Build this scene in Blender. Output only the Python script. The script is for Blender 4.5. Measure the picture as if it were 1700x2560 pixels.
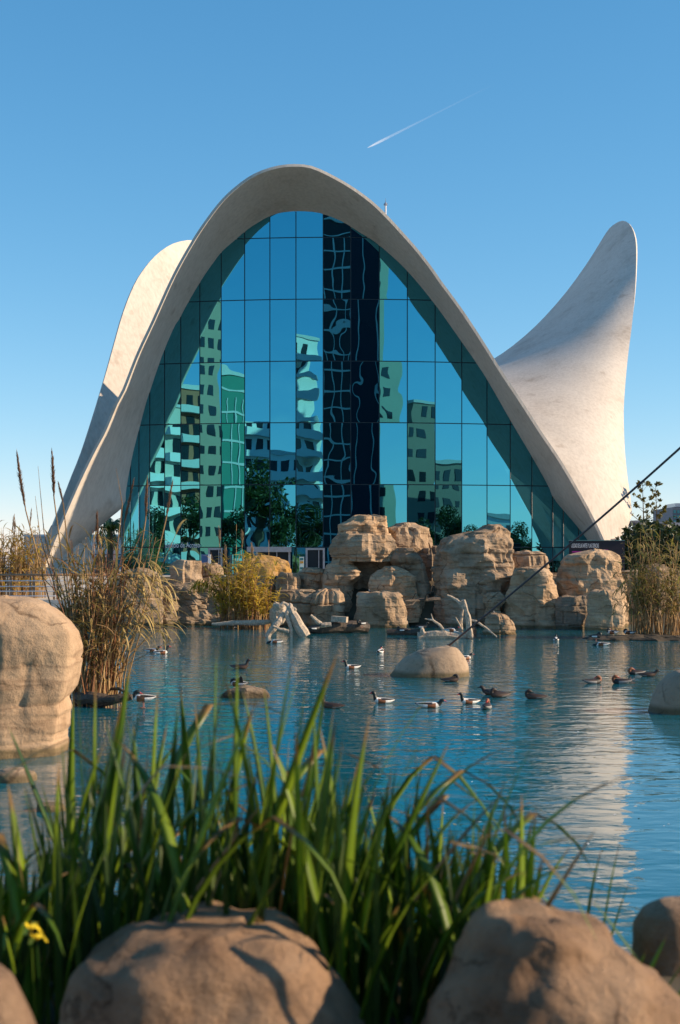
import bpy, bmesh, math, random
from mathutils import Vector, Matrix, noise, Euler
R = math.radians
scene = bpy.context.scene
for o in list(bpy.data.objects): bpy.data.objects.remove(o)
COL = scene.collection

# ------------------------------------------------------------------ camera, sky, sun, exposure
H = 2.8            # eye height above the water (z = 0)
F = 3555.0         # focal length in photograph pixels (1700 x 2560)
HZ = 1390.0        # horizon row
cam_d = bpy.data.cameras.new('camera'); cam = bpy.data.objects.new('camera', cam_d); COL.objects.link(cam)
cam.location = (0, 0, H); cam.rotation_euler = (R(90), 0, 0)
cam_d.sensor_fit = 'VERTICAL'; cam_d.sensor_height = 36.0; cam_d.lens = 36.0 * F / 2560.0
cam_d.shift_y = (HZ - 1280.0) / 2560.0
cam_d.clip_start = 0.05; cam_d.clip_end = 12000
cam_d.dof.use_dof = True; cam_d.dof.focus_distance = 52.0; cam_d.dof.aperture_fstop = 2.9
scene.camera = cam
SUN_AZ, SUN_EL = R(86), R(24)      # azimuth from straight behind the camera towards the right
S = Vector((math.sin(SUN_AZ) * math.cos(SUN_EL), -math.cos(SUN_AZ) * math.cos(SUN_EL), math.sin(SUN_EL)))
world = bpy.data.worlds.new('World'); scene.world = world; world.use_nodes = True
wn = world.node_tree.nodes; wl = world.node_tree.links
bgn = wn['Background']; sky = wn.new('ShaderNodeTexSky'); sky.sky_type = 'NISHITA'; sky.sun_disc = False
sky.sun_elevation = SUN_EL; sky.sun_rotation = math.atan2(S.x, S.y)
sky.air_density = 0.8; sky.dust_density = 0.0; sky.ozone_density = 4.0; sky.altitude = 0
sepc = wn.new('ShaderNodeSeparateColor'); cmbc = wn.new('ShaderNodeCombineColor'); wl.new(sky.outputs[0], sepc.inputs[0])
for ch, gam, gain in ((0, 1.22, 0.76), (1, 0.79, 1.36), (2, 0.64, 1.80)):      # one colour grade for the whole sky: hazier, clearer blue
    pw_ = wn.new('ShaderNodeMath'); pw_.operation = 'POWER'; pw_.inputs[1].default_value = gam; wl.new(sepc.outputs[ch], pw_.inputs[0])
    gn_ = wn.new('ShaderNodeMath'); gn_.operation = 'MULTIPLY'; gn_.inputs[1].default_value = gain; wl.new(pw_.outputs[0], gn_.inputs[0])
    mn_ = wn.new('ShaderNodeMath'); mn_.operation = 'MINIMUM'; mn_.inputs[1].default_value = 9.0; wl.new(gn_.outputs[0], mn_.inputs[0]); wl.new(mn_.outputs[0], cmbc.inputs[ch])
wl.new(cmbc.outputs[0], bgn.inputs[0]); bgn.inputs[1].default_value = 0.10
sun_d = bpy.data.lights.new('sun', 'SUN'); sun_d.energy = 4.2; sun_d.angle = R(0.53); sun_d.color = (1.0, 0.78, 0.54)
sun = bpy.data.objects.new('sun', sun_d); COL.objects.link(sun)
sun.rotation_euler = S.to_track_quat('Z', 'Y').to_euler(); sun.location = (60, -30, 60)
scene.view_settings.view_transform = 'Standard'; scene.view_settings.look = 'None'
scene.view_settings.exposure = 0.76; scene.view_settings.gamma = 1.0
scene.render.engine = 'CYCLES'
scene.cycles.max_bounces = 8; scene.cycles.transparent_max_bounces = 12

# ------------------------------------------------------------------ helpers
def at(px, py, d):
    return Vector(((px - 850.0) / F * d, d, H + (HZ - py) / F * d))
def wl_d(py):                      # distance at which the water surface shows at row py
    return H * F / (py - HZ)
def lerp(a, b, t): return a + (b - a) * t
def sstep(a, b, x):
    t = min(1, max(0, (x - a) / (b - a))); return t * t * (3 - 2 * t)
def interp(pts, x):
    if x <= pts[0][0]: return pts[0][1]
    for (a, b), (c, d) in zip(pts, pts[1:]):
        if x <= c: return b + (d - b) * (x - a) / (c - a)
    return pts[-1][1]
def tag(o, label=None, cat=None, group=None, kind=None):
    if label: o['label'] = label
    if cat: o['category'] = cat
    if group: o['group'] = group
    if kind: o['kind'] = kind
    return o
def mk(name, verts, faces, mats=None, parent=None, smooth=False, midx=None):
    me = bpy.data.meshes.new(name); me.from_pydata([tuple(v) for v in verts], [], faces)
    if mats:
        for m in (mats if isinstance(mats, (list, tuple)) else [mats]): me.materials.append(m)
    if midx: me.polygons.foreach_set('material_index', midx)
    if smooth: me.polygons.foreach_set('use_smooth', [True] * len(me.polygons))
    me.update()
    o = bpy.data.objects.new(name, me); COL.objects.link(o)
    if parent: o.parent = parent
    return o
def inst(name, me, parent=None, loc=(0, 0, 0), rot=(0, 0, 0), scale=(1, 1, 1)):
    o = bpy.data.objects.new(name, me); COL.objects.link(o)
    if parent: o.parent = parent
    o.location = loc; o.rotation_euler = rot; o.scale = scale
    return o
def empty(name, loc=(0, 0, 0), rz=0):
    o = bpy.data.objects.new(name, None); COL.objects.link(o); o.location = loc; o.rotation_euler = (0, 0, rz)
    o.empty_display_size = 0.2
    return o
class MB:
    def __init__(s): s.v = []; s.f = []; s.m = []
    def add(s, verts, faces, mi=0):
        b = len(s.v); s.v += [tuple(v) for v in verts]
        s.f += [tuple(i + b for i in f) for f in faces]; s.m += [mi] * len(faces)
    def box(s, a, b, mi=0):
        x0, y0, z0 = a; x1, y1, z1 = b
        s.add([(x0,y0,z0),(x1,y0,z0),(x1,y1,z0),(x0,y1,z0),(x0,y0,z1),(x1,y0,z1),(x1,y1,z1),(x0,y1,z1)],
              [(0,3,2,1),(4,5,6,7),(0,1,5,4),(1,2,6,5),(2,3,7,6),(3,0,4,7)], mi)
    def tube(s, path, rad, n=8, mi=0, jit=0.0, rnd=None, cap=True):
        path = [Vector(p) for p in path]; rings = []
        up = Vector((0, 0, 1)); prev = None
        for i, p in enumerate(path):
            t = (path[min(i + 1, len(path) - 1)] - path[max(i - 1, 0)]).normalized()
            if prev is None:
                a = t.cross(up)
                if a.length < 0.1: a = t.cross(Vector((1, 0, 0)))
            else:
                a = prev - t * prev.dot(t)
            a.normalize(); prev = a; b = t.cross(a)
            r = rad[i] if isinstance(rad, (list, tuple)) else rad
            rings.append([p + (a * math.cos(2*math.pi*k/n) + b * math.sin(2*math.pi*k/n)) * r * (1 + (rnd.uniform(-jit, jit) if rnd else 0)) for k in range(n)])
        vs = [v for rg in rings for v in rg]; fs = []
        for i in range(len(rings) - 1):
            for k in range(n):
                fs.append((i*n+k, i*n+(k+1)%n, (i+1)*n+(k+1)%n, (i+1)*n+k))
        if cap:
            fs.append(tuple(range(n-1, -1, -1))); fs.append(tuple(range((len(rings)-1)*n, len(rings)*n)))
        s.add(vs, fs, mi)
    def ribbon(s, pts, widths, side, mi=0, fold=0.0):
        vs = []; fs = []
        side = Vector(side)
        for p, w in zip(pts, widths):
            vs += [Vector(p) - side * w, Vector(p) + side * w]
        for i in range(len(pts) - 1):
            fs.append((2*i, 2*i+1, 2*i+3, 2*i+2))
        s.add(vs, fs, mi)
    def build(s, name, mats, parent=None, smooth=False):
        return mk(name, s.v, s.f, mats, parent, smooth, s.m)

# ------------------------------------------------------------------ materials
def newmat(name):
    m = bpy.data.materials.new(name); m.use_nodes = True
    nt = m.node_tree; return m, nt, nt.nodes, nt.links, nt.nodes['Principled BSDF']
def ramp(nodes, stops):
    r = nodes.new('ShaderNodeValToRGB'); e = r.color_ramp.elements
    e[0].position = stops[0][0]; e[0].color = (*stops[0][1], 1)
    e[1].position = stops[-1][0]; e[1].color = (*stops[-1][1], 1)
    for p, c in stops[1:-1]:
        n = e.new(p); n.color = (*c, 1)
    return r
def simple(name, col, rough=0.6, var=0.12, scale=8.0, metal=0.0, bump=0.0, coat=0):
    m, nt, n, l, b = newmat(name)
    tc = n.new('ShaderNodeTexCoord'); ns = n.new('ShaderNodeTexNoise'); ns.inputs['Scale'].default_value = scale; ns.inputs['Detail'].default_value = 4
    l.new(tc.outputs['Object'], ns.inputs['Vector'])
    c0 = tuple(max(0, c * (1 - var)) for c in col); c1 = tuple(min(1, c * (1 + var)) for c in col)
    r = ramp(n, [(0.3, c0), (0.7, c1)]); l.new(ns.outputs[0], r.inputs[0]); l.new(r.outputs[0], b.inputs['Base Color'])
    b.inputs['Roughness'].default_value = rough; b.inputs['Metallic'].default_value = metal
    if bump:
        bp = n.new('ShaderNodeBump'); bp.inputs['Distance'].default_value = bump; l.new(ns.outputs[0], bp.inputs['Height']); l.new(bp.outputs[0], b.inputs['Normal'])
    return m
def rockmat(name, a, b_, c, scale=1.0, ochre=0.0, bump=0.05, strata=True, lines=1.0):
    m, nt, n, l, b = newmat(name)
    tc = n.new('ShaderNodeTexCoord'); geo = n.new('ShaderNodeNewGeometry')
    n1 = n.new('ShaderNodeTexNoise'); n1.inputs['Scale'].default_value = 0.9 * scale; n1.inputs['Detail'].default_value = 8; n1.inputs['Roughness'].default_value = 0.62
    l.new(geo.outputs['Position'], n1.inputs['Vector'])
    r1 = ramp(n, [(0.3, a), (0.5, b_), (0.72, c)]); l.new(n1.outputs[0], r1.inputs[0])
    # fine dark pitting
    n2 = n.new('ShaderNodeTexNoise'); n2.inputs['Scale'].default_value = 9 * scale; n2.inputs['Detail'].default_value = 6; n2.inputs['Roughness'].default_value = 0.7
    l.new(geo.outputs['Position'], n2.inputs['Vector'])
    r2 = ramp(n, [(0.28, (0.62, 0.6, 0.58)), (0.48, (1, 1, 1))]); l.new(n2.outputs[0], r2.inputs[0])
    mx = n.new('ShaderNodeMixRGB'); mx.blend_type = 'MULTIPLY'; mx.inputs[0].default_value = 0.75
    l.new(r1.outputs[0], mx.inputs[1]); l.new(r2.outputs[0], mx.inputs[2])
    out = mx.outputs[0]
    # strata lines
    mp = n.new('ShaderNodeMapping'); mp.inputs['Scale'].default_value = (0.35 * scale * lines, 0.35 * scale * lines, 3.2 * scale * lines); l.new(geo.outputs['Position'], mp.inputs['Vector'])
    n3 = n.new('ShaderNodeTexNoise'); n3.inputs['Scale'].default_value = 1.6; n3.inputs['Detail'].default_value = 5; l.new(mp.outputs[0], n3.inputs['Vector'])
    hsum = None
    if strata:
        r3 = ramp(n, [(0.40, (1, 1, 1)), (0.455, (0.5, 0.46, 0.44)), (0.475, (0.97, 0.96, 0.95)), (0.6, (1.0, 1.0, 1.0)), (0.7, (1.12, 1.06, 1.0))]); l.new(n3.outputs[0], r3.inputs[0])
        mx2 = n.new('ShaderNodeMixRGB'); mx2.blend_type = 'MULTIPLY'; mx2.inputs[0].default_value = 0.55
        l.new(out, mx2.inputs[1]); l.new(r3.outputs[0], mx2.inputs[2]); out = mx2.outputs[0]
    if ochre:
        n5 = n.new('ShaderNodeTexNoise'); n5.inputs['Scale'].default_value = 1.7 * scale; n5.inputs['Detail'].default_value = 5
        l.new(tc.outputs['Object'], n5.inputs['Vector'])
        r5 = ramp(n, [(0.5 - 0.2 * ochre, (0, 0, 0)), (0.62 - 0.1 * ochre, (1, 1, 1))]); l.new(n5.outputs[0], r5.inputs[0])
        mo = n.new('ShaderNodeMixRGB'); mo.inputs[2].default_value = (0.42, 0.24, 0.05, 1)
        mm = n.new('ShaderNodeMath'); mm.operation = 'MULTIPLY'; mm.inputs[1].default_value = 0.75
        l.new(r5.outputs[0], mm.inputs[0]); l.new(mm.outputs[0], mo.inputs[0]); l.new(out, mo.inputs[1]); out = mo.outputs[0]
    vo = n.new('ShaderNodeTexVoronoi'); vo.feature = 'DISTANCE_TO_EDGE'; vo.inputs['Scale'].default_value = 1.0
    mpc = n.new('ShaderNodeMapping'); mpc.inputs['Scale'].default_value = (0.55 * scale, 0.55 * scale, 1.25 * scale)
    wv = n.new('ShaderNodeMixRGB'); wv.blend_type = 'ADD'; wv.inputs[0].default_value = 0.55; l.new(geo.outputs['Position'], wv.inputs[1]); l.new(n1.outputs[1], wv.inputs[2])
    l.new(wv.outputs[0], mpc.inputs['Vector']); l.new(mpc.outputs[0], vo.inputs['Vector'])
    rc = ramp(n, [(0.0, (0.30, 0.27, 0.25)), (0.022, (1, 1, 1))]); l.new(vo.outputs['Distance'], rc.inputs[0])
    rmask = ramp(n, [(0.42, (0, 0, 0)), (0.6, (0.9, 0.9, 0.9))]); nm = n.new('ShaderNodeTexNoise'); nm.inputs['Scale'].default_value = 1.4 * scale; l.new(geo.outputs['Position'], nm.inputs['Vector']); l.new(nm.outputs[0], rmask.inputs[0])
    mc = n.new('ShaderNodeMixRGB'); mc.blend_type = 'MULTIPLY'; l.new(rmask.outputs[0], mc.inputs[0]); l.new(out, mc.inputs[1]); l.new(rc.outputs[0], mc.inputs[2]); out = mc.outputs[0]
    oi = n.new('ShaderNodeObjectInfo'); rr = ramp(n, [(0.0, (0.80, 0.80, 0.82)), (0.5, (0.98, 0.95, 0.92)), (1.0, (1.08, 1.02, 0.95))]); l.new(oi.outputs['Random'], rr.inputs[0])
    mo2 = n.new('ShaderNodeMixRGB'); mo2.blend_type = 'MULTIPLY'; mo2.inputs[0].default_value = 1.0; l.new(out, mo2.inputs[1]); l.new(rr.outputs[0], mo2.inputs[2]); out = mo2.outputs[0]
    # wet, algae-dark band along the waterline
    sz = n.new('ShaderNodeSeparateXYZ'); l.new(geo.outputs['Position'], sz.inputs[0]); wob = n.new('ShaderNodeMath'); wob.operation = 'MULTIPLY_ADD'; wob.inputs[1].default_value = -0.16; l.new(n1.outputs[0], wob.inputs[0]); l.new(sz.outputs[2], wob.inputs[2])
    rw_ = ramp(n, [(0.0, (0.42, 0.43, 0.36)), (0.09, (1, 1, 1))]); l.new(wob.outputs[0], rw_.inputs[0])
    mw = n.new('ShaderNodeMixRGB'); mw.blend_type = 'MULTIPLY'; mw.inputs[0].default_value = 1.0; l.new(out, mw.inputs[1]); l.new(rw_.outputs[0], mw.inputs[2]); out = mw.outputs[0]
    l.new(out, b.inputs['Base Color']); b.inputs['Roughness'].default_value = 0.92
    b.inputs['Specular IOR Level'].default_value = 0.2
    add = n.new('ShaderNodeMath'); add.operation = 'ADD'; l.new(n2.outputs[0], add.inputs[0]); 
    m3 = n.new('ShaderNodeMath'); m3.operation = 'MULTIPLY'; m3.inputs[1].default_value = 1.6 if strata else 0.5; l.new(n3.outputs[0], m3.inputs[0]); l.new(m3.outputs[0], add.inputs[1])
    bp = n.new('ShaderNodeBump'); bp.inputs['Distance'].default_value = bump; bp.inputs['Strength'].default_value = 0.9
    l.new(add.outputs[0], bp.inputs['Height']); l.new(bp.outputs[0], b.inputs['Normal'])
    return m
def leafmat(name, c0, c1, rough=0.5, trans=0.35, scale=3.0):
    m, nt, n, l, b = newmat(name)
    geo = n.new('ShaderNodeNewGeometry'); oi = n.new('ShaderNodeObjectInfo')
    ns = n.new('ShaderNodeTexNoise'); ns.inputs['Scale'].default_value = scale; ns.inputs['Detail'].default_value = 3
    l.new(geo.outputs['Position'], ns.inputs['Vector'])
    ad = n.new('ShaderNodeMath'); ad.operation = 'ADD'
    ml = n.new('ShaderNodeMath'); ml.operation = 'MULTIPLY_ADD'; ml.inputs[1].default_value = 0.4; ml.inputs[2].default_value = -0.2
    l.new(geo.outputs['Random Per Island'], ml.inputs[0]); l.new(ml.outputs[0], ad.inputs[0]); l.new(ns.outputs[0], ad.inputs[1])
    ml2 = n.new('ShaderNodeMath'); ml2.operation = 'MULTIPLY_ADD'; ml2.inputs[1].default_value = 0.3; ml2.inputs[2].default_value = -0.15
    l.new(oi.outputs['Random'], ml2.inputs[0]); ad2 = n.new('ShaderNodeMath'); ad2.operation = 'ADD'; l.new(ad.outputs[0], ad2.inputs[0]); l.new(ml2.outputs[0], ad2.inputs[1])
    r = ramp(n, [(0.25, c0), (0.75, c1)]); l.new(ad2.outputs[0], r.inputs[0])
    l.new(r.outputs[0], b.inputs['Base Color']); b.inputs['Roughness'].default_value = rough
    tr = n.new('ShaderNodeBsdfTranslucent'); l.new(r.outputs[0], tr.inputs['Color'])
    mx = n.new('ShaderNodeMixShader'); mx.inputs[0].default_value = trans
    l.new(b.outputs[0], mx.inputs[1]); l.new(tr.outputs[0], mx.inputs[2]); l.new(mx.outputs[0], n['Material Output'].inputs['Surface'])
    return m

M = {}
M['rock'] = rockmat('sandstone', (0.29, 0.20, 0.125), (0.46, 0.33, 0.215), (0.60, 0.455, 0.315))
M['rock_dark'] = rockmat('sandstone_dark_shaded', (0.22, 0.16, 0.11), (0.33, 0.25, 0.175), (0.42, 0.33, 0.24))  # darker sandstone: shade of the shaded ledges in the colour; also dark stones
M['rock_ochre'] = rockmat('sandstone_ochre', (0.28, 0.2, 0.12), (0.42, 0.3, 0.19), (0.5, 0.38, 0.25), ochre=0.9)
M['rock_smooth'] = rockmat('cast_rock', (0.34, 0.245, 0.165), (0.43, 0.32, 0.22), (0.5, 0.385, 0.275), bump=0.02, strata=False)
M['rock_left'] = rockmat('cast_rock_cracked', (0.34, 0.235, 0.15), (0.44, 0.315, 0.21), (0.5, 0.37, 0.25), bump=0.03, strata=True, lines=0.4)
M['rock_near'] = rockmat('cast_rock_near', (0.17, 0.105, 0.066), (0.32, 0.21, 0.135), (0.45, 0.31, 0.205), scale=2.8, bump=0.035, strata=False)
M['dark'] = simple('dark_metal', (0.02, 0.022, 0.026), 0.5)
M['interior'] = simple('dim_interior', (0.012, 0.02, 0.026), 0.8)  # unlit hall put into a near-black colour, also on the door panes
M['frame'] = simple('glazing_bar', (0.006, 0.03, 0.05), 0.35)
M['alu'] = simple('aluminium', (0.45, 0.45, 0.48), 0.35, metal=0.6)
M['white'] = simple('white_paint', (0.72, 0.72, 0.70), 0.6)
M['letter'] = simple('white_letters', (0.8, 0.82, 0.85), 0.6, var=0.02)
M['wood'] = simple('bleached_wood', (0.44, 0.35, 0.26), 0.85, var=0.3, scale=14, bump=0.02)
M['wood_dark'] = simple('wet_wood', (0.07, 0.05, 0.035), 0.7, var=0.4, scale=14, bump=0.02)
M['bark'] = simple('bark', (0.10, 0.075, 0.05), 0.9, var=0.3, scale=6, bump=0.03)
M['steel_cable'] = simple('dark_cable', (0.055, 0.04, 0.045), 0.55)
M['soil'] = simple('soil', (0.055, 0.04, 0.025), 0.95, var=0.4, scale=5, bump=0.03)

def concrete():
    m, nt, n, l, b = newmat('white_concrete')
    geo = n.new('ShaderNodeNewGeometry')
    n1 = n.new('ShaderNodeTexNoise'); n1.inputs['Scale'].default_value = 0.35; n1.inputs['Detail'].default_value = 7; n1.inputs['Roughness'].default_value = 0.65
    l.new(geo.outputs['Position'], n1.inputs['Vector'])
    r1 = ramp(n, [(0.28, (0.49, 0.42, 0.35)), (0.45, (0.62, 0.55, 0.475)), (0.72, (0.67, 0.605, 0.53))]); l.new(n1.outputs[0], r1.inputs[0])
    mp = n.new('ShaderNodeMapping'); mp.inputs['Scale'].default_value = (3.0, 3.0, 0.35); mp.inputs['Rotation'].default_value = (0, R(18), 0)
    l.new(geo.outputs['Position'], mp.inputs['Vector'])
    n2 = n.new('ShaderNodeTexNoise'); n2.inputs['Scale'].default_value = 2.2; n2.inputs['Detail'].default_value = 6; n2.inputs['Roughness'].default_value = 0.6
    l.new(mp.outputs[0], n2.inputs['Vector'])
    r2 = ramp(n, [(0.3, (0.80, 0.79, 0.78)), (0.58, (1, 1, 1))]); l.new(n2.outputs[0], r2.inputs[0])
    n3 = n.new('ShaderNodeTexNoise'); n3.inputs['Scale'].default_value = 0.9; n3.inputs['Detail'].default_value = 4
    l.new(geo.outputs['Position'], n3.inputs['Vector'])
    r3 = ramp(n, [(0.27, (0.66, 0.60, 0.55)), (0.36, (1, 1, 1))]); l.new(n3.outputs[0], r3.inputs[0])
    mx = n.new('ShaderNodeMixRGB'); mx.blend_type = 'MULTIPLY'; mx.inputs[0].default_value = 0.8
    l.new(r1.outputs[0], mx.inputs[1]); l.new(r2.outputs[0], mx.inputs[2])
    mx2 = n.new('ShaderNodeMixRGB'); mx2.blend_type = 'MULTIPLY'; mx2.inputs[0].default_value = 0.6
    l.new(mx.outputs[0], mx2.inputs[1]); l.new(r3.outputs[0], mx2.inputs[2]); l.new(mx2.outputs[0], b.inputs['Base Color'])
    b.inputs['Roughness'].default_value = 0.85; b.inputs['Specular IOR Level'].default_value = 0.25
    bp = n.new('ShaderNodeBump'); bp.inputs['Distance'].default_value = 0.01; l.new(n2.outputs[0], bp.inputs['Height']); l.new(bp.outputs[0], b.inputs['Normal'])
    return m
M['concrete'] = concrete()

def glassmat():
    m, nt, n, l, b = newmat('tinted_mirror_glass')
    n.remove(b)
    tc = n.new('ShaderNodeTexCoord'); geo = n.new('ShaderNodeNewGeometry'); oi = n.new('ShaderNodeObjectInfo')
    add = n.new('ShaderNodeVectorMath'); add.operation = 'ADD'
    cmb = n.new('ShaderNodeMath'); cmb.operation = 'MULTIPLY'; cmb.inputs[1].default_value = 83.0; l.new(oi.outputs['Random'], cmb.inputs[0])
    l.new(geo.outputs['Position'], add.inputs[0]); l.new(cmb.outputs[0], add.inputs[1])
    n1 = n.new('ShaderNodeTexNoise'); n1.inputs['Scale'].default_value = 0.7; n1.inputs['Detail'].default_value = 1.0; n1.inputs['Roughness'].default_value = 0.4
    l.new(add.outputs[0], n1.inputs['Vector'])
    bp = n.new('ShaderNodeBump'); bp.inputs['Strength'].default_value = 1.0
    pw = n.new('ShaderNodeMath'); pw.operation = 'POWER'; pw.inputs[1].default_value = 2.5; l.new(oi.outputs['Random'], pw.inputs[0])
    pm_ = n.new('ShaderNodeMath'); pm_.operation = 'MULTIPLY_ADD'; pm_.inputs[1].default_value = 0.007; pm_.inputs[2].default_value = 0.002; l.new(pw.outputs[0], pm_.inputs[0]); l.new(pm_.outputs[0], bp.inputs['Distance'])
    l.new(n1.outputs[0], bp.inputs['Height'])
    gl = n.new('ShaderNodeBsdfGlossy'); gl.inputs['Roughness'].default_value = 0.0; gl.inputs['Color'].default_value = (0.09, 0.45, 0.58, 1)
    l.new(bp.outputs[0], gl.inputs['Normal'])
    tr = n.new('ShaderNodeBsdfTransparent'); tr.inputs['Color'].default_value = (0.05, 0.20, 0.26, 1)
    mx = n.new('ShaderNodeMixShader'); mx.inputs[0].default_value = 0.86
    l.new(tr.outputs[0], mx.inputs[1]); l.new(gl.outputs[0], mx.inputs[2]); l.new(mx.outputs[0], n['Material Output'].inputs['Surface'])
    return m
M['glass'] = glassmat()

def watermat():
    m, nt, n, l, b = newmat('pond_water')
    geo = n.new('ShaderNodeNewGeometry')
    mp = n.new('ShaderNodeMapping'); mp.inputs['Scale'].default_value = (0.55, 1.0, 1.0); mp.inputs['Rotation'].default_value = (0, 0, R(8)); l.new(geo.outputs['Position'], mp.inputs['Vector'])
    n1 = n.new('ShaderNodeTexNoise'); n1.inputs['Scale'].default_value = 2.6; n1.inputs['Detail'].default_value = 3.0; n1.inputs['Roughness'].default_value = 0.5; n1.inputs['Distortion'].default_value = 0.3
    l.new(mp.outputs[0], n1.inputs['Vector'])
    n2 = n.new('ShaderNodeTexNoise'); n2.inputs['Scale'].default_value = 0.25; n2.inputs['Detail'].default_value = 2; l.new(geo.outputs['Position'], n2.inputs['Vector'])
    r2 = ramp(n, [(0.35, (0.45, 0.45, 0.45)), (0.65, (1, 1, 1))]); l.new(n2.outputs[0], r2.inputs[0])
    mul = n.new('ShaderNodeMath'); mul.operation = 'MULTIPLY'; l.new(n1.outputs[0], mul.inputs[0]); l.new(r2.outputs[0], mul.inputs[1])
    bp = n.new('ShaderNodeBump'); bp.inputs['Strength'].default_value = 1.0; bp.inputs['Distance'].default_value = 0.034; l.new(mul.outputs[0], bp.inputs['Height'])
    gl = n.new('ShaderNodeBsdfGlossy'); gl.inputs['Roughness'].default_value = 0.02; gl.inputs['Color'].default_value = (1, 1, 1, 1); l.new(bp.outputs[0], gl.inputs['Normal'])
    df = n.new('ShaderNodeBsdfDiffuse'); df.inputs['Color'].default_value = (0.016, 0.21, 0.275, 1)
    tr = n.new('ShaderNodeBsdfTransparent'); tr.inputs['Color'].default_value = (0.5, 0.8, 0.82, 1)
    m1 = n.new('ShaderNodeMixShader'); m1.inputs[0].default_value = 0.55; l.new(tr.outputs[0], m1.inputs[1]); l.new(df.outputs[0], m1.inputs[2])
    fr = n.new('ShaderNodeFresnel'); fr.inputs['IOR'].default_value = 1.62; l.new(bp.outputs[0], fr.inputs['Normal'])
    m2 = n.new('ShaderNodeMixShader'); l.new(fr.outputs[0], m2.inputs[0]); l.new(m1.outputs[0], m2.inputs[1]); l.new(gl.outputs[0], m2.inputs[2])
    l.new(m2.outputs[0], n['Material Output'].inputs['Surface']); n.remove(b)
    return m
M['water'] = watermat()

# ------------------------------------------------------------------ ground and water
def pond_sdf(x, y):
    cx, cy, hx, hy, r = 0.0, 32.6, 23.0, 24.6, 7.0
    qx = abs(x - cx) - hx + r; qy = abs(y - cy) - hy + r
    return math.hypot(max(qx, 0), max(qy, 0)) + min(max(qx, qy), 0) - r
def ground_h(x, y):
    s = pond_sdf(x, y)
    bank = lerp(1.15, 1.9, sstep(20, 55, y))
    bank -= 1.0 * (1 - sstep(-10.8, -9.0, x)) * sstep(46, 52, y) * (1 - sstep(63.5, 65.5, y))
    k = sstep(-2.2, 2.3, s)
    bed = lerp(-1.3, -0.28, sstep(-7, -3, x + 2.5) * 0 + (1 - sstep(-6.5, 1.0, x)) * (1 - sstep(16, 24, y)))
    h = lerp(bed, bank, k) + 0.06 * noise.noise(Vector((x * 0.5, y * 0.5, 3)))
    if s > 60: h += 0
    return h
def coords():
    a = []
    v = 0.0
    while v < 40: a.append(v); v += 1.0
    st = 1.5
    while v < 5000: a.append(v); v += st; st *= 1.35
    return a
ax = coords(); xs = [-v for v in reversed(ax[1:])] + ax
ys = [-v for v in reversed(ax[1:])] + [v * 0.5 for v in range(0, 130)] + [65 + v for v in ax]
gv = [(x, y, ground_h(x, y)) for y in ys for x in xs]; nx = len(xs)
gf = [(j*nx+i, j*nx+i+1, (j+1)*nx+i+1, (j+1)*nx+i) for j in range(len(ys)-1) for i in range(nx-1)]
def groundmat():
    m, nt, n, l, b = newmat('earth_and_paving')
    geo = n.new('ShaderNodeNewGeometry'); sp = n.new('ShaderNodeSeparateXYZ'); l.new(geo.outputs['Position'], sp.inputs[0])
    n1 = n.new('ShaderNodeTexNoise'); n1.inputs['Scale'].default_value = 1.2; n1.inputs['Detail'].default_value = 7; l.new(geo.outputs['Position'], n1.inputs['Vector'])
    earth = ramp(n, [(0.3, (0.045, 0.035, 0.02)), (0.7, (0.13, 0.10, 0.06))]); l.new(n1.outputs[0], earth.inputs[0])
    bed = ramp(n, [(0.3, (0.10, 0.12, 0.10)), (0.7, (0.24, 0.22, 0.16))]); l.new(n1.outputs[0], bed.inputs[0])
    st = n.new('ShaderNodeMapRange'); st.inputs[1].default_value = -0.15; st.inputs[2].default_value = 0.1; l.new(sp.outputs[2], st.inputs[0])
    mx = n.new('ShaderNodeMixRGB'); l.new(st.outputs[0], mx.inputs[0]); l.new(bed.outputs[0], mx.inputs[1]); l.new(earth.outputs[0], mx.inputs[2])
    pv = ramp(n, [(0.3, (0.42, 0.39, 0.35)), (0.7, (0.52, 0.49, 0.45))]); l.new(n1.outputs[0], pv.inputs[0])
    s2 = n.new('ShaderNodeMapRange'); s2.inputs[1].default_value = 59.5; s2.inputs[2].default_value = 60; l.new(sp.outputs[1], s2.inputs[0])
    mx2 = n.new('ShaderNodeMixRGB'); l.new(s2.outputs[0], mx2.inputs[0]); l.new(mx.outputs[0], mx2.inputs[1]); l.new(pv.outputs[0], mx2.inputs[2])
    l.new(mx2.outputs[0], b.inputs['Base Color']); b.inputs['Roughness'].default_value = 0.95
    return m
g = mk('ground', gv, gf, groundmat(), smooth=True); tag(g, kind='structure')
w = mk('water', [(-26, 5, 0), (26, 5, 0), (26, 60, 0), (-26, 60, 0)], [(0, 1, 2, 3)], M['water']); tag(w, kind='structure')

# ------------------------------------------------------------------ the shell building
bld = empty('shell_building', (0, 70, 1.9))
tag(bld, 'white concrete shell building with soaring arched roof and blue mirrored glass front', 'building')
BOFF = Vector((0, 70, 1.9))
def bpart(name, verts, faces, mats, smooth=False, parent=None, midx=None):
    p = parent or bld
    o = mk(name, [Vector(v) - BOFF for v in verts], faces, mats, p, smooth, midx)
    return o
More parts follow.
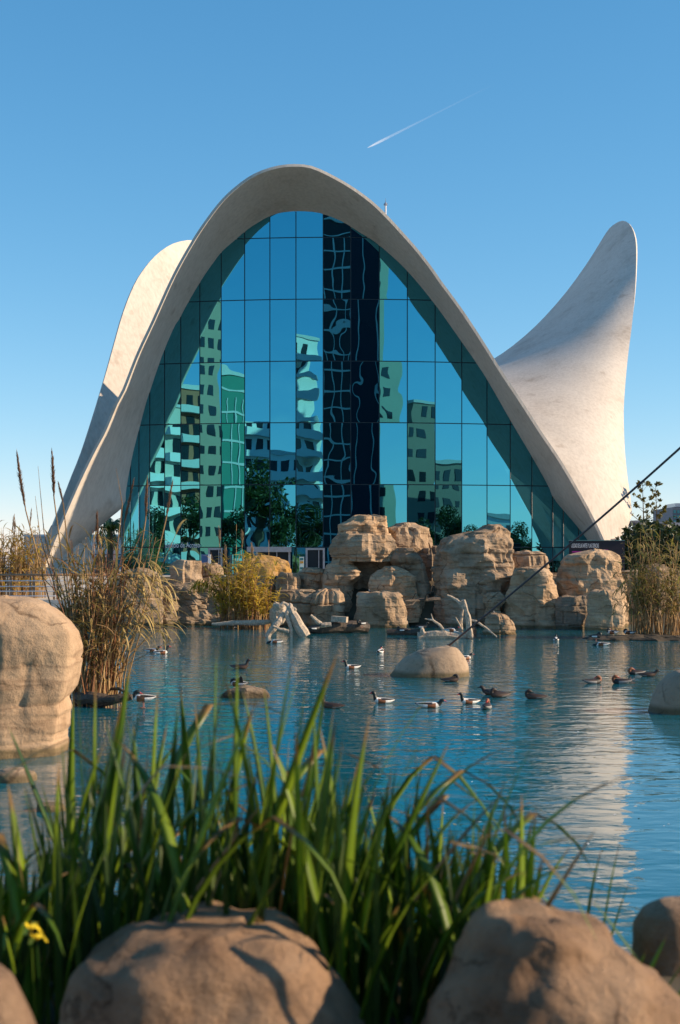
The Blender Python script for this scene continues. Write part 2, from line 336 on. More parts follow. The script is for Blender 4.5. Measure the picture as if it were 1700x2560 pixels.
# measured curves (photograph pixels) -> space
E_px = [(100,1425),(151,1305),(195,1203),(233,1124),(259,1075),(289,1004),(305,975),(340,886),(379,802),(430,690),(476,607),(515,548),(553,499.5),(591,464),(630,437),(668,421),(706,412),(737,410),(764,411.5),(789,418),(828,436),(879,465),(930,502),(968,538),(1006,579),(1044,622),(1083,672),(1102,700),(1153,769),(1204,845.5),(1255,927),(1306,1004),(1353,1077),(1404,1153),(1455,1240),(1486,1298),(1509,1347),(1530,1400)]
G_px = [(225,1330),(241,1315),(270,1290),(306,1258),(310,1223),(325,1141),(340,1080),(361,1001),(368,980),(399,889),(430,815),(440,800),(464,755),(502,691),(533,647),(554,621),(612,571),(642,550.5),(674,533),(706,524),(739,521),(776,522),(808,528),(853,545),(904,576),(947,604),(1018,668),(1087,750),(1153,842),(1217,936),(1289,1061),(1333,1135),(1376,1212),(1391,1245),(1445,1309),(1475,1349),(1500,1400)]
def arclen(px):
    L = [0]
    for a, b in zip(px, px[1:]): L.append(L[-1] + math.hypot(a[0]-b[0], a[1]-b[1]))
    return [v / L[-1] for v in L]
def catmull(pts, t):      # pts: list of Vector, ts normalised arclen
    n = len(pts) - 1; 
    return pts
def resample(px, n, key):
    # key: resample each half (left foot -> crown -> right foot) so that crowns coincide
    ci = min(range(len(px)), key=lambda i: px[i][1])
    out = []
    for part, cnt in ((px[:ci+1], n), (px[ci:], n)):
        L = arclen(part)
        for k in range(cnt):
            t = k / cnt
            i = max(j for j in range(len(L)) if L[j] <= t + 1e-9); i = min(i, len(part) - 2)
            u = (t - L[i]) / (L[i+1] - L[i])
            p0 = part[max(i-1, 0)]; p1 = part[i]; p2 = part[i+1]; p3 = part[min(i+2, len(part)-1)]
            q = []
            for c in (0, 1):
                a = 0.5*(p2[c]-p0[c]); b = 0.5*(p3[c]-p1[c])
                h = (2*u**3-3*u**2+1)*p1[c] + (u**3-2*u**2+u)*a + (-2*u**3+3*u**2)*p2[c] + (u**3-u**2)*b
                q.append(h)
            out.append(tuple(q))
    out.append(px[-1])
    return out
XC_PX = 840.0; YG0 = 66.6; RG = 31.5
def glass_y(px):
    x = (px - XC_PX) / F * 67.5
    return YG0 + x * x / (2 * RG)
NE = 60
Ec = resample(E_px, NE, 0); Gc = resample(G_px, NE, 0)
def e_depth(py): return 65.4 - 2.2 * ((1425 - py) / 1015.0)
def g_depth(px, py):
    y = glass_y(px)
    if px < 306: y = lerp(68.6, glass_y(306), (px - 225) / 81.0)
    return y
E3 = [at(p[0], p[1], e_depth(p[1])) for p in Ec]
G3 = [at(p[0], p[1], g_depth(*p)) for p in Gc]
CEN = Vector((0.0, 84.0, 12.5))
rows = [E3]
for k in (0.33, 0.66):
    rows.append([a.lerp(b, k)  for a, b in zip(E3, G3)])
rows.append(G3)
for k in range(1, 9):
    s = 1 - k / 8.0
    rows.append([Vector((lerp(CEN.x, p.x, s), lerp(CEN.y, p.y, s), CEN.z + (p.z - CEN.z) * (abs(s) ** 1.8))) for p in G3])
n1 = len(E3)
sv = [v for r in rows for v in r]
sf = [(j*n1+i, (j+1)*n1+i, (j+1)*n1+i+1, j*n1+i+1) for j in range(len(rows)-1) for i in range(n1-1)]
fs = bpart('front_shell', sv, sf, M['concrete'], smooth=True)
def solid(o, t, off):
    md = o.modifiers.new('thick', 'SOLIDIFY'); md.thickness = t; md.offset = off; md.use_even_offset = False
    es = o.modifiers.new('split', 'EDGE_SPLIT'); es.split_angle = R(45)
solid(fs, 0.13, 1.0)
def wing(name, edge, p, flip, bulge=0.0, deep=1.0):
    e3 = [at(a, b, 68.2 + (d - 68.2) * deep) for a, b, d in edge]
    # smooth resample
    L = [0]
    for a, b in zip(e3, e3[1:]): L.append(L[-1] + (a-b).length)
    N = 70; e = []
    for k in range(N + 1):
        t = L[-1] * k / N
        i = max(j for j in range(len(L)) if L[j] <= t + 1e-6); i = min(i, len(e3) - 2); u = (t - L[i]) / (L[i+1] - L[i])
        p0, p1, p2, p3 = e3[max(i-1,0)], e3[i], e3[i+1], e3[min(i+2, len(e3)-1)]
        a = (p2-p0)*0.5; b = (p3-p1)*0.5
        e.append(p1*(2*u**3-3*u**2+1) + a*(u**3-2*u**2+u) + p2*(-2*u**3+3*u**2) + b*(u**3-u**2))
    rws = []
    K = 22
    for k in range(K + 1):
        s = 1 - k / K
        rw = []
        for i_, q in enumerate(e):
            tt = min(1.0, i_ / (N * 0.5)); bl = bulge * 9.5 * (1 - s) * s ** 3 * (1 - tt ** 1.8)
            rw.append(Vector((lerp(CEN.x, q.x, s), lerp(CEN.y, q.y, s) - bl, CEN.z + (q.z - CEN.z) * s ** p)))
        rws.append(rw)
    m = N + 1; vs = [v for r in rws for v in r]
    fcs = [(j*m+i, j*m+i+1, (j+1)*m+i+1, (j+1)*m+i) if flip else (j*m+i, (j+1)*m+i, (j+1)*m+i+1, j*m+i+1) for j in range(K) for i in range(N)]
    o = bpart(name, vs, fcs, M['concrete'], smooth=True); solid(o, 0.16, 0.0)
    return o
wing('right_shell', [(1528,1402,68.0),(1540,1350,68.3),(1576,1301,68.9),(1565,1191,70),(1559,1127,70.8),(1556.5,1051,71.8),(1558,1000,72.6),(1567,904,74.2),(1579,817,76),(1588.6,724,78),(1592,640,80),(1590,598,81.2),(1581,570,82.3),(1567,555.5,83.4),(1548,556.5,84.8),(1520,580,87),(1490,640,90),(1460,760,93),(1440,950,96),(1440,1200,98),(1450,1400,99)], 2.3, True, 2.6, 1.8)
wing('left_shell', [(90,1425,68.4),(132,1312,69.0),(177,1195,70.4),(201,1135,71.2),(233,1037,72.6),(262,940,74.2),(284,861,75.6),(302,797,76.8),(320,746,77.8),(340,702,78.8),(366,664,79.8),(391,637,80.8),(417,618,81.8),(442,607,82.8),(477,602,84.0),(520,610,86),(560,650,89),(590,760,92),(600,950,95),(600,1200,97),(590,1400,98)], 1.7, False)
# rear shell lobe closes the vault behind
rear = []
for k in range(31):
    t = k / 30; a = math.pi * t
    rear.append(Vector((lerp(-5.5, 15.5, t), 99 + 3 * math.sin(a), 2.0 + 15 * math.sin(a) ** 0.8)))
vs = []; fcs = []
for j in range(9):
    s = 1 - j / 8
    vs += [Vector((lerp(CEN.x, q.x, s), lerp(CEN.y, q.y, s), CEN.z + (q.z - CEN.z) * s ** 1.8)) for q in rear]
fcs = [(j*31+i, j*31+i+1, (j+1)*31+i+1, (j+1)*31+i) for j in range(8) for i in range(30)]
o = bpart('rear_shell', vs, fcs, M['concrete'], smooth=True); solid(o, 0.16, 0.0)
# concrete footings under the legs
def footing(pts, d0, d1, name='footing'):
    a = [at(x, y, d0) for x, y in pts]; b = [Vector((v.x * d1 / d0, v.y + d1 - d0, v.z)) for v in a]; n = len(a)
    f = [tuple(range(n)), tuple(range(2*n-1, n-1, -1))] + [(i, n+i, n+(i+1) % n, (i+1) % n) for i in range(n)]
    bpart(name, a + b, f, M['concrete'])
footing([(128,1313),(232,1322),(212,1332),(236,1380),(240,1450),(60,1450)], 68.0, 70.2)
footing([(1480,1352),(1545,1345),(1600,1450),(1462,1450)], 68.0, 70.2)

# glass wall: flat facets on a bowed plan, each pane its own piece
colpx = [306, 327, 348, 375, 412, 452.5, 500, 553.5, 612, 675, 740, 808, 877, 948, 1018, 1087.5, 1154, 1217, 1275, 1329, 1381, 1407.5, 1446, 1480]
fac = []
for p in colpx:
    y = glass_y(p); fac.append(Vector(((p - 850) / F * y, y, 0)))
rowz = [1.86, 3.21, 6.15, 9.05, 11.93, 14.83, 17.72, 20.5]
topz = [( (p[0]), H + (HZ - p[1]) / F * g_depth(*p)) for p in G_px if p[0] >= 305.9]
def ztop(px): return interp(topz, px) - 0.0
rnd = random.Random(5)
mull = MB(); panes = []
for i in range(len(colpx) - 1):
    A, B = fac[i], fac[i+1]; d = (B - A); ln = d.length; d.normalize(); nrm = Vector((d.y, -d.x, 0))   # towards the camera (-y)
    if nrm.y > 0: nrm = -nrm
    gap = 0.022
    for j in range(len(rowz) - 1):
        z0 = rowz[j] + gap; z1 = rowz[j+1] - gap
        NS = 10; top = []
        for k in range(NS + 1):
            u = gap + (ln - 2*gap) * k / NS; q = A + d * u
            px = 850 + q.x / q.y * F
            zt = min(z1, ztop(px) - 0.01)
            top.append((u, zt))
        ok = [(u, z) for u, z in top if z > z0 + 0.01]
        if len(ok) < 2: continue
        # extra start/end corner where the arch crosses the row
        poly = [(ok[0][0], z0), (ok[-1][0], z0)] + list(reversed(ok))
        simp = []
        for q in poly:
            if not simp or (abs(q[0]-simp[-1][0]) + abs(q[1]-simp[-1][1])) > 1e-4: simp.append(q)
        # drop collinear points along straight top
        res = []
        for k in range(len(simp)):
            a, b_, c = simp[k-1], simp[k], simp[(k+1) % len(simp)]
            if abs((b_[0]-a[0])*(c[1]-a[1]) - (b_[1]-a[1])*(c[0]-a[0])) > 1e-5: res.append(b_)
        if len(res) < 3: continue
        uc = sum(q[0] for q in res)/len(res); zc = sum(q[1] for q in res)/len(res)
        c0 = A + d * uc + Vector((0, 0, zc))
        tx = rnd.gauss(0, 0.0016); tz = rnd.gauss(0, 0.0026)
        vs = []
        for u, z in res:
            off = (u - uc) * tz + (z - zc) * tx
            vs.append(A + d * u + Vector((0, 0, z)) + nrm * (0.03 + off))
        panes.append((vs, nrm))
    # vertical bar
    if 0 < i:
        zt = ztop(colpx[i]) - 0.02
        q = A + nrm * 0.0
        mull.add([q - d*0.03 + Vector((0,0,1.86)), q + d*0.03 + Vector((0,0,1.86)), q + d*0.03 + Vector((0,0,zt)), q - d*0.03 + Vector((0,0,zt)),
                  q - d*0.03 - nrm*0.14 + Vector((0,0,1.86)), q + d*0.03 - nrm*0.14 + Vector((0,0,1.86)), q + d*0.03 - nrm*0.14 + Vector((0,0,zt)), q - d*0.03 - nrm*0.14 + Vector((0,0,zt))],
                 [(0,1,2,3),(4,7,6,5),(0,4,5,1),(1,5,6,2),(2,6,7,3),(3,7,4,0)])
    for j in range(1, len(rowz) - 1):
        z = rowz[j]
        us = [u for u in [ln * k / 10 for k in range(11)] if ztop(850 + (A + d*u).x / (A + d*u).y * F) > z]
        if len(us) < 2: continue
        a = A + d * us[0] - nrm * 0.005; b_ = A + d * us[-1] - nrm * 0.005; t = 0.03
        mull.add([a + Vector((0,0,z-t)), b_ + Vector((0,0,z-t)), b_ + Vector((0,0,z+t)), a + Vector((0,0,z+t)),
                  a - nrm*0.1 + Vector((0,0,z-t)), b_ - nrm*0.1 + Vector((0,0,z-t)), b_ - nrm*0.1 + Vector((0,0,z+t)), a - nrm*0.1 + Vector((0,0,z+t))],
                 [(0,1,2,3),(4,7,6,5),(0,4,5,1),(1,5,6,2),(2,6,7,3),(3,7,4,0)])
gw = bpart('glass_wall', mull.v, mull.f, M['frame'])
for vs, nrm in panes:
    vs = vs if (vs[1]-vs[0]).cross(vs[2]-vs[0]).dot(nrm) > 0 else list(reversed(vs))
    c = sum(vs, Vector()) / len(vs)
    o = mk('pane', [v - c for v in vs], [tuple(range(len(vs)))], M['glass'], gw); o.location = c - BOFF
# near-black wall behind the glass; the hall's dimness is in its colour
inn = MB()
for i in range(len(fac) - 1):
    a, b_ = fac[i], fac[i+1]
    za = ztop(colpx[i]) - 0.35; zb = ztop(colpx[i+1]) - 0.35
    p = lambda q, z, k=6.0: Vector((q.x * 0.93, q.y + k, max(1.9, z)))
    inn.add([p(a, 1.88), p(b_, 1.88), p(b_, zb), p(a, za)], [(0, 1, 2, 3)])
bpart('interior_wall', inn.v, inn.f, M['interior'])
# entrance: fascia over the revolving door, door frames
ent = MB()
def bbox_px(mb, x0, x1, y0, y1, d, th, mi=0):
    a = at(x0, y1, d); b_ = at(x1, y0, d)
    mb.box((a.x, d, a.z), (b_.x, d + th, b_.z), mi)
D_ = 66.2
bbox_px(ent, 617, 728, 1367, 1380, 66.0, 1.6)
bpart('door_canopy', ent.v, ent.f, M['alu'])
for x0, x1 in ((764, 812), (520, 556), (640, 726)):
    fr = MB()
    bbox_px(fr, x0, x0 + 5, 1370, 1442, D_, 0.12); bbox_px(fr, x1 - 5, x1, 1370, 1442, D_, 0.12); bbox_px(fr, x0 + 5.1, x1 - 5.1, 1370, 1375, D_, 0.12)
    bbox_px(fr, (x0 + x1) / 2 + 8, (x0 + x1) / 2 + 10, 1375.2, 1442, D_, 0.12)
    dr = bpart('door', fr.v, fr.f, M['alu'])
    pn = MB(); bbox_px(pn, x0 + 5, x1 - 5, 1375, 1442, D_ + 0.06, 0.02)
    mk('door_pane', [Vector(v) - BOFF for v in pn.v], pn.f, M['interior'], dr)
def text_mesh(name, body, loc, size, mat, rotz=0, parent=None, width=None, off=None):
    cu = bpy.data.curves.new(name, 'FONT'); cu.body = body; cu.size = size; cu.extrude = 0.004; cu.resolution_u = 3
    t = bpy.data.objects.new(name + '_tmp', cu); COL.objects.link(t)
    dg = bpy.context.evaluated_depsgraph_get(); me = bpy.data.meshes.new_from_object(t.evaluated_get(dg))
    bpy.data.objects.remove(t); me.name = name; me.materials.clear(); me.materials.append(mat)
    xs_ = [v.co.x for v in me.vertices]; wdt = max(xs_) - min(xs_)
    o = inst(name, me, parent, loc, (R(90), 0, rotz), (1, 1, 1))
    if width: o.scale = (width / wdt, 1, 1)
    return o
a = at(413, 1369, glass_y(413) - 0.16); b_ = at(499, 1369, glass_y(499) - 0.16)
text_mesh('lettering', 'Edificio de Acceso', a - BOFF, 0.36, M['letter'], math.atan2(b_.y - a.y, b_.x - a.x), bld, (b_ - a).length)
# lightning rod on the roof
lr = MB(); q = at(964, 560, 80); 
lr.tube([q, at(964, 512, 80)], 0.06, 6); lr.tube([at(964, 512, 80), at(964, 496, 80)], [0.025, 0.01], 5)
lr.tube([at(959.5, 510.5, 80), at(968.5, 509.5, 80)], 0.035, 5); lr.tube([at(964, 513, 80), at(964, 505, 80)], [0.12, 0.03], 8)
bpart('lightning_rod', lr.v, lr.f, M['alu'])

# ------------------------------------------------------------------ rocks
def rock(name, label, prof, d, depth=0.8, seed=0, mat='rock', n_sq=3.2, nz=46, nt=64, amp=0.11, strata=0.11, fr=1.5, smooth=False, group=None, yoff=0.0, lay=(0.22, 0.62), sink=0.4, chip=0.16, parent=None, flat_top=0.10, round_=None):
    """prof: (row, left, right) from the top down, in photograph pixels at distance d (front face)."""
    rn = random.Random(seed)
    if round_ is None: round_ = smooth
    dm = d + 0.42 * depth * max(xr - xl for py, xl, xr in prof) / F * d       # distance of the silhouette
    P = [(at(xl, py, dm).x, at(xr, py, dm).x, at(0, py, dm).z) for py, xl, xr in prof]
    ztopv, zbot = P[0][2], P[-1][2] - sink
    P.append((P[-1][0], P[-1][1], zbot))
    wmax = max(b - a for a, b, z in P)
    dep = depth * wmax
    cxm = sum((a + b) / 2 for a, b, z in P) / len(P)
    org = Vector((cxm, d + dep / 2 + yoff, max(zbot, -0.5)))
    # layer table
    zs = []; z = zbot
    while z < ztopv + 1: zs.append(z); z += rn.uniform(*lay)
    offs = [rn.uniform(-1, 1) for _ in zs]
    so = Vector((rn.uniform(-50, 50), rn.uniform(-50, 50), rn.uniform(-50, 50)))
    zl = [(-p[2], p[0], p[1]) for p in P]
    verts = []; 
    levels = [(0.0, ztopv)] + [(f, ztopv) for f in (0.3, 0.58, 0.8, 0.94)]
    hh = ztopv - zbot
    for k in range(nz + 1): levels.append((1.0, ztopv - hh * k / nz))
    def lr_(z):
        for (z0, a0, b0), (z1, a1, b1) in zip([(p[2], p[0], p[1]) for p in P], [(p[2], p[0], p[1]) for p in P][1:]):
            if z <= z0 and z >= z1:
                t = (z0 - z) / (z0 - z1) if z0 > z1 else 0
                return lerp(a0, a1, t), lerp(b0, b1, t)
        return P[-1][0], P[-1][1]
    # faceted footprints: one polygon per layer, neighbouring layers related
    npl = rn.randint(6, 8)
    base_pl = [(2 * math.pi * (k + rn.uniform(-0.32, 0.32)) / npl, rn.uniform(0.92, 1.12)) for k in range(npl)]
    lay_pl = []; cur = [q[1] for q in base_pl]
    for _ in zs:
        cur = [min(1.2, max(0.82, c_ + rn.uniform(-1, 1) * strata * 1.3)) if rn.random() < 0.6 else c_ for c_ in cur]; lay_pl.append(list(cur))
    sect = [sorted(rn.uniform(0, 6.283) for _ in range(rn.randint(5, 9))) for _ in zs]
    soff = [[rn.uniform(-1, 1) for _ in range(12)] for _ in zs]
    def poly_r(li, th):
        r = 9.0
        for (t_, _), d_ in zip(base_pl, lay_pl[li]):
            c_ = math.cos(th - t_)
            if c_ > 0.15: r = min(r, d_ / c_)
        return min(r, 1.5)
    _norm = []
    for li_ in range(len(zs)):
        q = [poly_r(li_, 2 * math.pi * (k + 0.5) / 48) * math.cos(2 * math.pi * (k + 0.5) / 48) for k in range(48)]
        _norm.append((max(q), -min(q)))
    for fi, z in levels:
        a, b = lr_(z); cx = (a + b) / 2; w = max(0.02, (b - a) / 2); dd = dep / 2 * (0.35 + 0.65 * (b - a) / wmax)
        for k in range(nt):
            th = 2 * math.pi * (k + 0.5) / nt; c, s_ = math.cos(th), math.sin(th)
            x0 = cx + w * c; y0 = dd * s_
            zz = z + 0.10 * noise.noise(Vector((x0 * 0.8, y0 * 0.8, z * 0.3)) + so)
            li = 0
            for i_, v in enumerate(zs):
                if v <= zz: li = i_
            nxt = zs[li + 1] if li + 1 < len(zs) else zs[li] + 0.3
            fz = (zz - zs[li]) / (nxt - zs[li])
            r = (abs(c) ** n_sq + abs(s_) ** n_sq) ** (-1.0 / n_sq)
            if not round_:
                r = lerp(r, poly_r(li, th) * 1.04 / (_norm[li][0] if c > 0 else _norm[li][1]), 0.75)
            x = cx + w * r * c * fi; y = dd * r * s_ * fi
            pw = Vector((x * 0.9, y * 0.9, z * 0.62)) * fr + so
            sc = sect[li]; si = 0
            for i_, v in enumerate(sc):
                if v <= th: si = i_ + 1
            dist = min(abs(th - v) for v in sc)
            loc = 0.5 + 0.9 * noise.noise(Vector((x * 0.7, y * 0.7, li * 3.7)) + so)
            lm = max(0.0, min(1.0, loc + 0.2))
            ds = strata * (soff[li][si] * 0.9 * lm - 1.0 * (1 - sstep(0.0, 0.13, fz)) * lm - (0.7 * (1 - sstep(0.0, 0.07, dist)) * lm if not round_ else 0))
            dn = amp * (noise.fractal(pw, 0.9, 2.1, 6) )
            vv = noise.voronoi(pw * 1.3 + Vector((noise.noise(pw * 2), noise.noise(pw * 2 + so), 0)) * 0.4)[0]
            dc = chip * (vv[0] * 1.3 - 0.35)
            e = (dn * wmax * 0.5 + ds + dc)
            if fi < 1.0:
                zo = z + flat_top * (1 - fi * fi) * 0.18 * wmax + (0.05 * noise.noise(pw * 2.3) + amp * 0.6 * noise.fractal(pw * 1.4, 1.0, 2.0, 3)) * min(1, wmax) * (0.2 if round_ else 1)
                if not round_: zo += strata * 0.8 * soff[li][si] * (fi > 0)
                e *= fi
            else:
                zo = z + 0.04 * noise.noise(pw * 2.0 + Vector((9, 0, 0))) * min(1, wmax)
            verts.append(Vector((x + c * e, y + s_ * e + dep / 2 + d + yoff, zo)) - org)
    faces = []
    nl = len(levels)
    for j in range(nl - 1):
        for k in range(nt):
            k2 = (k + 1) % nt
            faces.append((j*nt+k, (j+1)*nt+k, (j+1)*nt+k2, j*nt+k2))
    o = mk(name, verts, faces, M[mat], parent, smooth); o.location = org
    if label: tag(o, label, 'rock', group)
    return o
RG_ = 'sandstone rocks along the far shore'
# far shore, left to right
rock('shore_rock', 'shaded ochre-topped boulder behind the tall left reeds beside the railing', [(1424,318,372),(1432,305,392),(1470,298,400),(1560,290,408)], 56.2, 0.6, 11, 'rock_dark', group=RG_)
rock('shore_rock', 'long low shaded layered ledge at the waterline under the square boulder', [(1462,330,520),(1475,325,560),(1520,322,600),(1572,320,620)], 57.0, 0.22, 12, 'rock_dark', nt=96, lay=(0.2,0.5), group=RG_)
rock('shore_rock', 'pitted squarish pink-tan boulder standing on the ledge left of the yellow reeds', [(1402,440,492),(1412,430,497),(1440,425,500),(1468,424,506)], 57.4, 0.7, 13, 'rock', chip=0.26, strata=0.01, group=RG_)
rock('shore_rock', 'low flat sunlit rock between the square boulder and the yellow reeds', [(1412,503,545),(1420,497,552),(1462,495,560)], 58.2, 0.8, 14, 'rock', group=RG_)
rock('shore_rock', 'rounded ochre lichen-covered boulder behind the yellow reeds', [(1389,640,664),(1394,622,690),(1404,612,715),(1425,606,728),(1470,602,732)], 61.5, 0.7, 15, 'rock_ochre', n_sq=2.3, amp=0.16, strata=0.02, group=RG_)
rock('shore_rock', 'long continuous rock wall closing the gaps behind the shore boulders', [(1446,742,1560),(1456,720,1600),(1500,712,1650),(1570,705,1680)], 60.4, 0.06, 47, 'rock', n_sq=5, nt=150, nz=30, strata=0.08, chip=0.26, amp=0.02)
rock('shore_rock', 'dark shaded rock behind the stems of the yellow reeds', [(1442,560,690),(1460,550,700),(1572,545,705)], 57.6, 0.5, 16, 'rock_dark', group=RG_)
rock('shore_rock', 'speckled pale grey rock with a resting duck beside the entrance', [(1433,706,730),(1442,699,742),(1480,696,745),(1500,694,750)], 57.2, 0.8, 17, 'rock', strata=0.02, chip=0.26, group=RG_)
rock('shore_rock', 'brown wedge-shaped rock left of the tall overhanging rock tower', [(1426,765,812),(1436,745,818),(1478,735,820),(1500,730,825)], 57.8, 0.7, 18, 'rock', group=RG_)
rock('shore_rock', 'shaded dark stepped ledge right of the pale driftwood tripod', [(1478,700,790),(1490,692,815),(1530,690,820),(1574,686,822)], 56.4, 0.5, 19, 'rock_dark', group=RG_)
# overhanging tower
rock('shore_rock', 'capstone block with flat notched top crowning the tallest rock tower', [(1292,884,962),(1300,878,966),(1312,852,966),(1338,846,968),(1346,846,970)], 57.8, 0.75, 20, 'rock', n_sq=4.5, strata=0.06, chip=0.28, lay=(0.12,0.3), sink=0.05, group=RG_)
rock('shore_rock', 'massive overhanging block under the capstone of the tallest tower', [(1338,848,970),(1352,838,978),(1375,832,984),(1392,838,980),(1398,852,968)], 57.2, 0.75, 21, 'rock', n_sq=4.5, strata=0.04, chip=0.28, sink=0.1, group=RG_)
rock('shore_rock', 'sunlit stepped pillar carrying the left side of the overhanging tower', [(1388,838,868),(1412,820,876),(1440,815,905),(1456,812,880),(1484,806,880),(1560,800,878),(1578,798,876)], 57.3, 0.9, 22, 'rock', n_sq=4.5, group=RG_)
rock('shore_rock', 'deep recessed wall in shadow beneath the overhanging tower', [(1392,862,1000),(1420,866,1000),(1576,866,1010)], 58.4, 0.5, 23, 'rock', n_sq=5, strata=0.03, group=RG_)
rock('shore_rock', 'low sunlit block at the foot of the tower beside the floating logs', [(1478,800,842),(1486,790,852),(1530,782,860),(1576,770,866)], 56.0, 0.8, 24, 'rock', n_sq=4.5, group=RG_)
# second block
rock('shore_rock', 'cubic tan block with small slab on top right of the tower', [(1308,998,1028),(1315,990,1052),(1320,973,1064),(1350,978,1062),(1390,985,1058)], 59.0, 0.8, 25, 'rock', n_sq=5, strata=0.03, chip=0.28, sink=0.6, group=RG_)
rock('shore_rock', 'sloping buttress of broken rock below the cubic tan block', [(1372,985,1030),(1400,985,1044),(1430,1000,1056),(1470,1010,1062),(1576,1020,1066)], 57.6, 0.9, 26, 'rock', chip=0.28, group=RG_)
rock('shore_rock', 'rounded boulder wedged behind the cubic tan block', [(1335,1058,1070),(1350,1050,1078),(1380,1045,1082)], 60.0, 0.9, 27, 'rock', n_sq=2.4, sink=1.5, group=RG_)
rock('shore_rock', 'rounded layered dome of rock in front of the cubic block', [(1418,962,990),(1426,948,1012),(1440,936,1026),(1462,928,1036),(1500,922,1044),(1530,920,1048)], 56.4, 0.8, 28, 'rock', n_sq=2.6, strata=0.075, lay=(0.12,0.28), group=RG_)
rock('shore_rock', 'smooth broad pedestal rock at the waterline below the layered dome', [(1482,905,1000),(1490,898,1008),(1520,893,1012),(1578,886,1018)], 55.2, 0.7, 29, 'rock', n_sq=4, strata=0.03, group=RG_)
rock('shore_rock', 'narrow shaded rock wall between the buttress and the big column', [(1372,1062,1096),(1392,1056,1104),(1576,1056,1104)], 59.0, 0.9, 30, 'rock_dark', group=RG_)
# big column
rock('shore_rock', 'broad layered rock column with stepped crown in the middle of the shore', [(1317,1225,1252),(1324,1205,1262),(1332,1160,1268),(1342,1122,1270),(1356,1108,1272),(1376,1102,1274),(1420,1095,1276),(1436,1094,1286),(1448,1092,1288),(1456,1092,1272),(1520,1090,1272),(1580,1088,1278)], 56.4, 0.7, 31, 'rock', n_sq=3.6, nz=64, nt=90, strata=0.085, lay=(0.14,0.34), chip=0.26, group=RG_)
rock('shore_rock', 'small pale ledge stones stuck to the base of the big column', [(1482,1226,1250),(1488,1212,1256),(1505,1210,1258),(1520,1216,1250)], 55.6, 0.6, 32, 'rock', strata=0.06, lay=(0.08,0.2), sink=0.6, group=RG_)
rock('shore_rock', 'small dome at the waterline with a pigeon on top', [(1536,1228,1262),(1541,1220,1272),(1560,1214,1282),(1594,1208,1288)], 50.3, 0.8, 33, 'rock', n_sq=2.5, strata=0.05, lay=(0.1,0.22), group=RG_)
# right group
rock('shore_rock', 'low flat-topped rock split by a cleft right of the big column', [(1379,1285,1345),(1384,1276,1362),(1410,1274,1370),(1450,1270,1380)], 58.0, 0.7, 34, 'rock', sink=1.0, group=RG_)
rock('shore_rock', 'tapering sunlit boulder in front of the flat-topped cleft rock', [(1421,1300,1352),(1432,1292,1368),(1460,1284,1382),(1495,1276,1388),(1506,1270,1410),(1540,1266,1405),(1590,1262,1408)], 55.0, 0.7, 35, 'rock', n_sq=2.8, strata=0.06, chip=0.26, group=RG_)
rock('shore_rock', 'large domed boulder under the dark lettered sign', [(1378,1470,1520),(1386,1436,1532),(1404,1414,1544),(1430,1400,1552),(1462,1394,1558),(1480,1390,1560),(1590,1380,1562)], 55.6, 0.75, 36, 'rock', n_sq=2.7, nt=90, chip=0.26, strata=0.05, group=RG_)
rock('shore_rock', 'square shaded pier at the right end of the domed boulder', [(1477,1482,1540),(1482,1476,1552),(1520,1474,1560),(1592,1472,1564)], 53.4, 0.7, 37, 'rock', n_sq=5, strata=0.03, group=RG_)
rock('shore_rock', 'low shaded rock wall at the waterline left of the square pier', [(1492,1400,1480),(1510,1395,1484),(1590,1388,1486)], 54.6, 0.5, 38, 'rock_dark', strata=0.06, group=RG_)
rock('shore_rock', 'flat grey rock seen through the stems of the right reeds', [(1420,1612,1665),(1428,1560,1700),(1470,1555,1730),(1590,1550,1740)], 57.5, 0.4, 39, 'rock', n_sq=4, nt=90, group=RG_)
# rocks standing in the water
rock('pond_rock', 'tall pale cracked boulder rising from the water at the left edge', [(1492,-90,22),(1500,-110,66),(1512,-120,100),(1530,-130,132),(1552,-132,164),(1580,-134,184),(1620,-134,186),(1680,-132,178),(1722,-130,170),(1738,-130,162),(1750,-130,154),(1778,-130,160),(1786,-130,154),(1822,-130,155),(1830,-130,148),(1862,-130,150),(1900,-132,146)], 19.6, 0.75, 46, 'rock_left', n_sq=4.0, nz=110, nt=150, amp=0.05, strata=0.022, fr=1.5, lay=(0.35,0.8), chip=0.05, smooth=True, round_=False, sink=0.5)
rock('pond_rock', 'smooth grey-tan mound in the middle of the pond holding the cable', [(1618,1108,1126),(1622,1078,1140),(1630,1046,1148),(1642,1020,1156),(1656,1004,1164),(1672,990,1170),(1688,976,1174)], 32.6, 0.8, 41, 'rock_smooth', n_sq=2.3, amp=0.05, strata=0.0, fr=1.0, chip=0.06, smooth=True, nz=50)
rock('pond_rock', 'smooth rounded pale rock cut off by the right edge', [(1680,1692,1760),(1690,1672,1790),(1712,1652,1810),(1740,1636,1820),(1786,1624,1830)], 25.0, 0.8, 42, 'rock_smooth', n_sq=2.3, amp=0.05, strata=0.0, fr=1.2, chip=0.03, smooth=True)
rock('pond_rock', 'low dark wet stone with a preening shelduck on it', [(1719,590,630),(1724,572,650),(1734,562,660),(1748,556,666)], 28.0, 0.6, 43, 'rock_dark', n_sq=2.4, amp=0.1, strata=0.01)
rock('pond_rock', 'small pinkish stone in the shallows at the far left', [(1924,20,46),(1932,0,66),(1942,-12,78),(1956,-18,80)], 17.6, 0.7, 44, 'rock_smooth', n_sq=2.2, amp=0.08, strata=0.0, smooth=True, sink=0.2)
rock('pond_rock', 'tiny pale stone barely above the shallow water behind the green leaves', [(2010,112,136),(2020,108,146),(2032,106,150)], 15.6, 0.7, 45, 'rock_smooth', n_sq=2.2, amp=0.08, strata=0.0, smooth=True, sink=0.2)
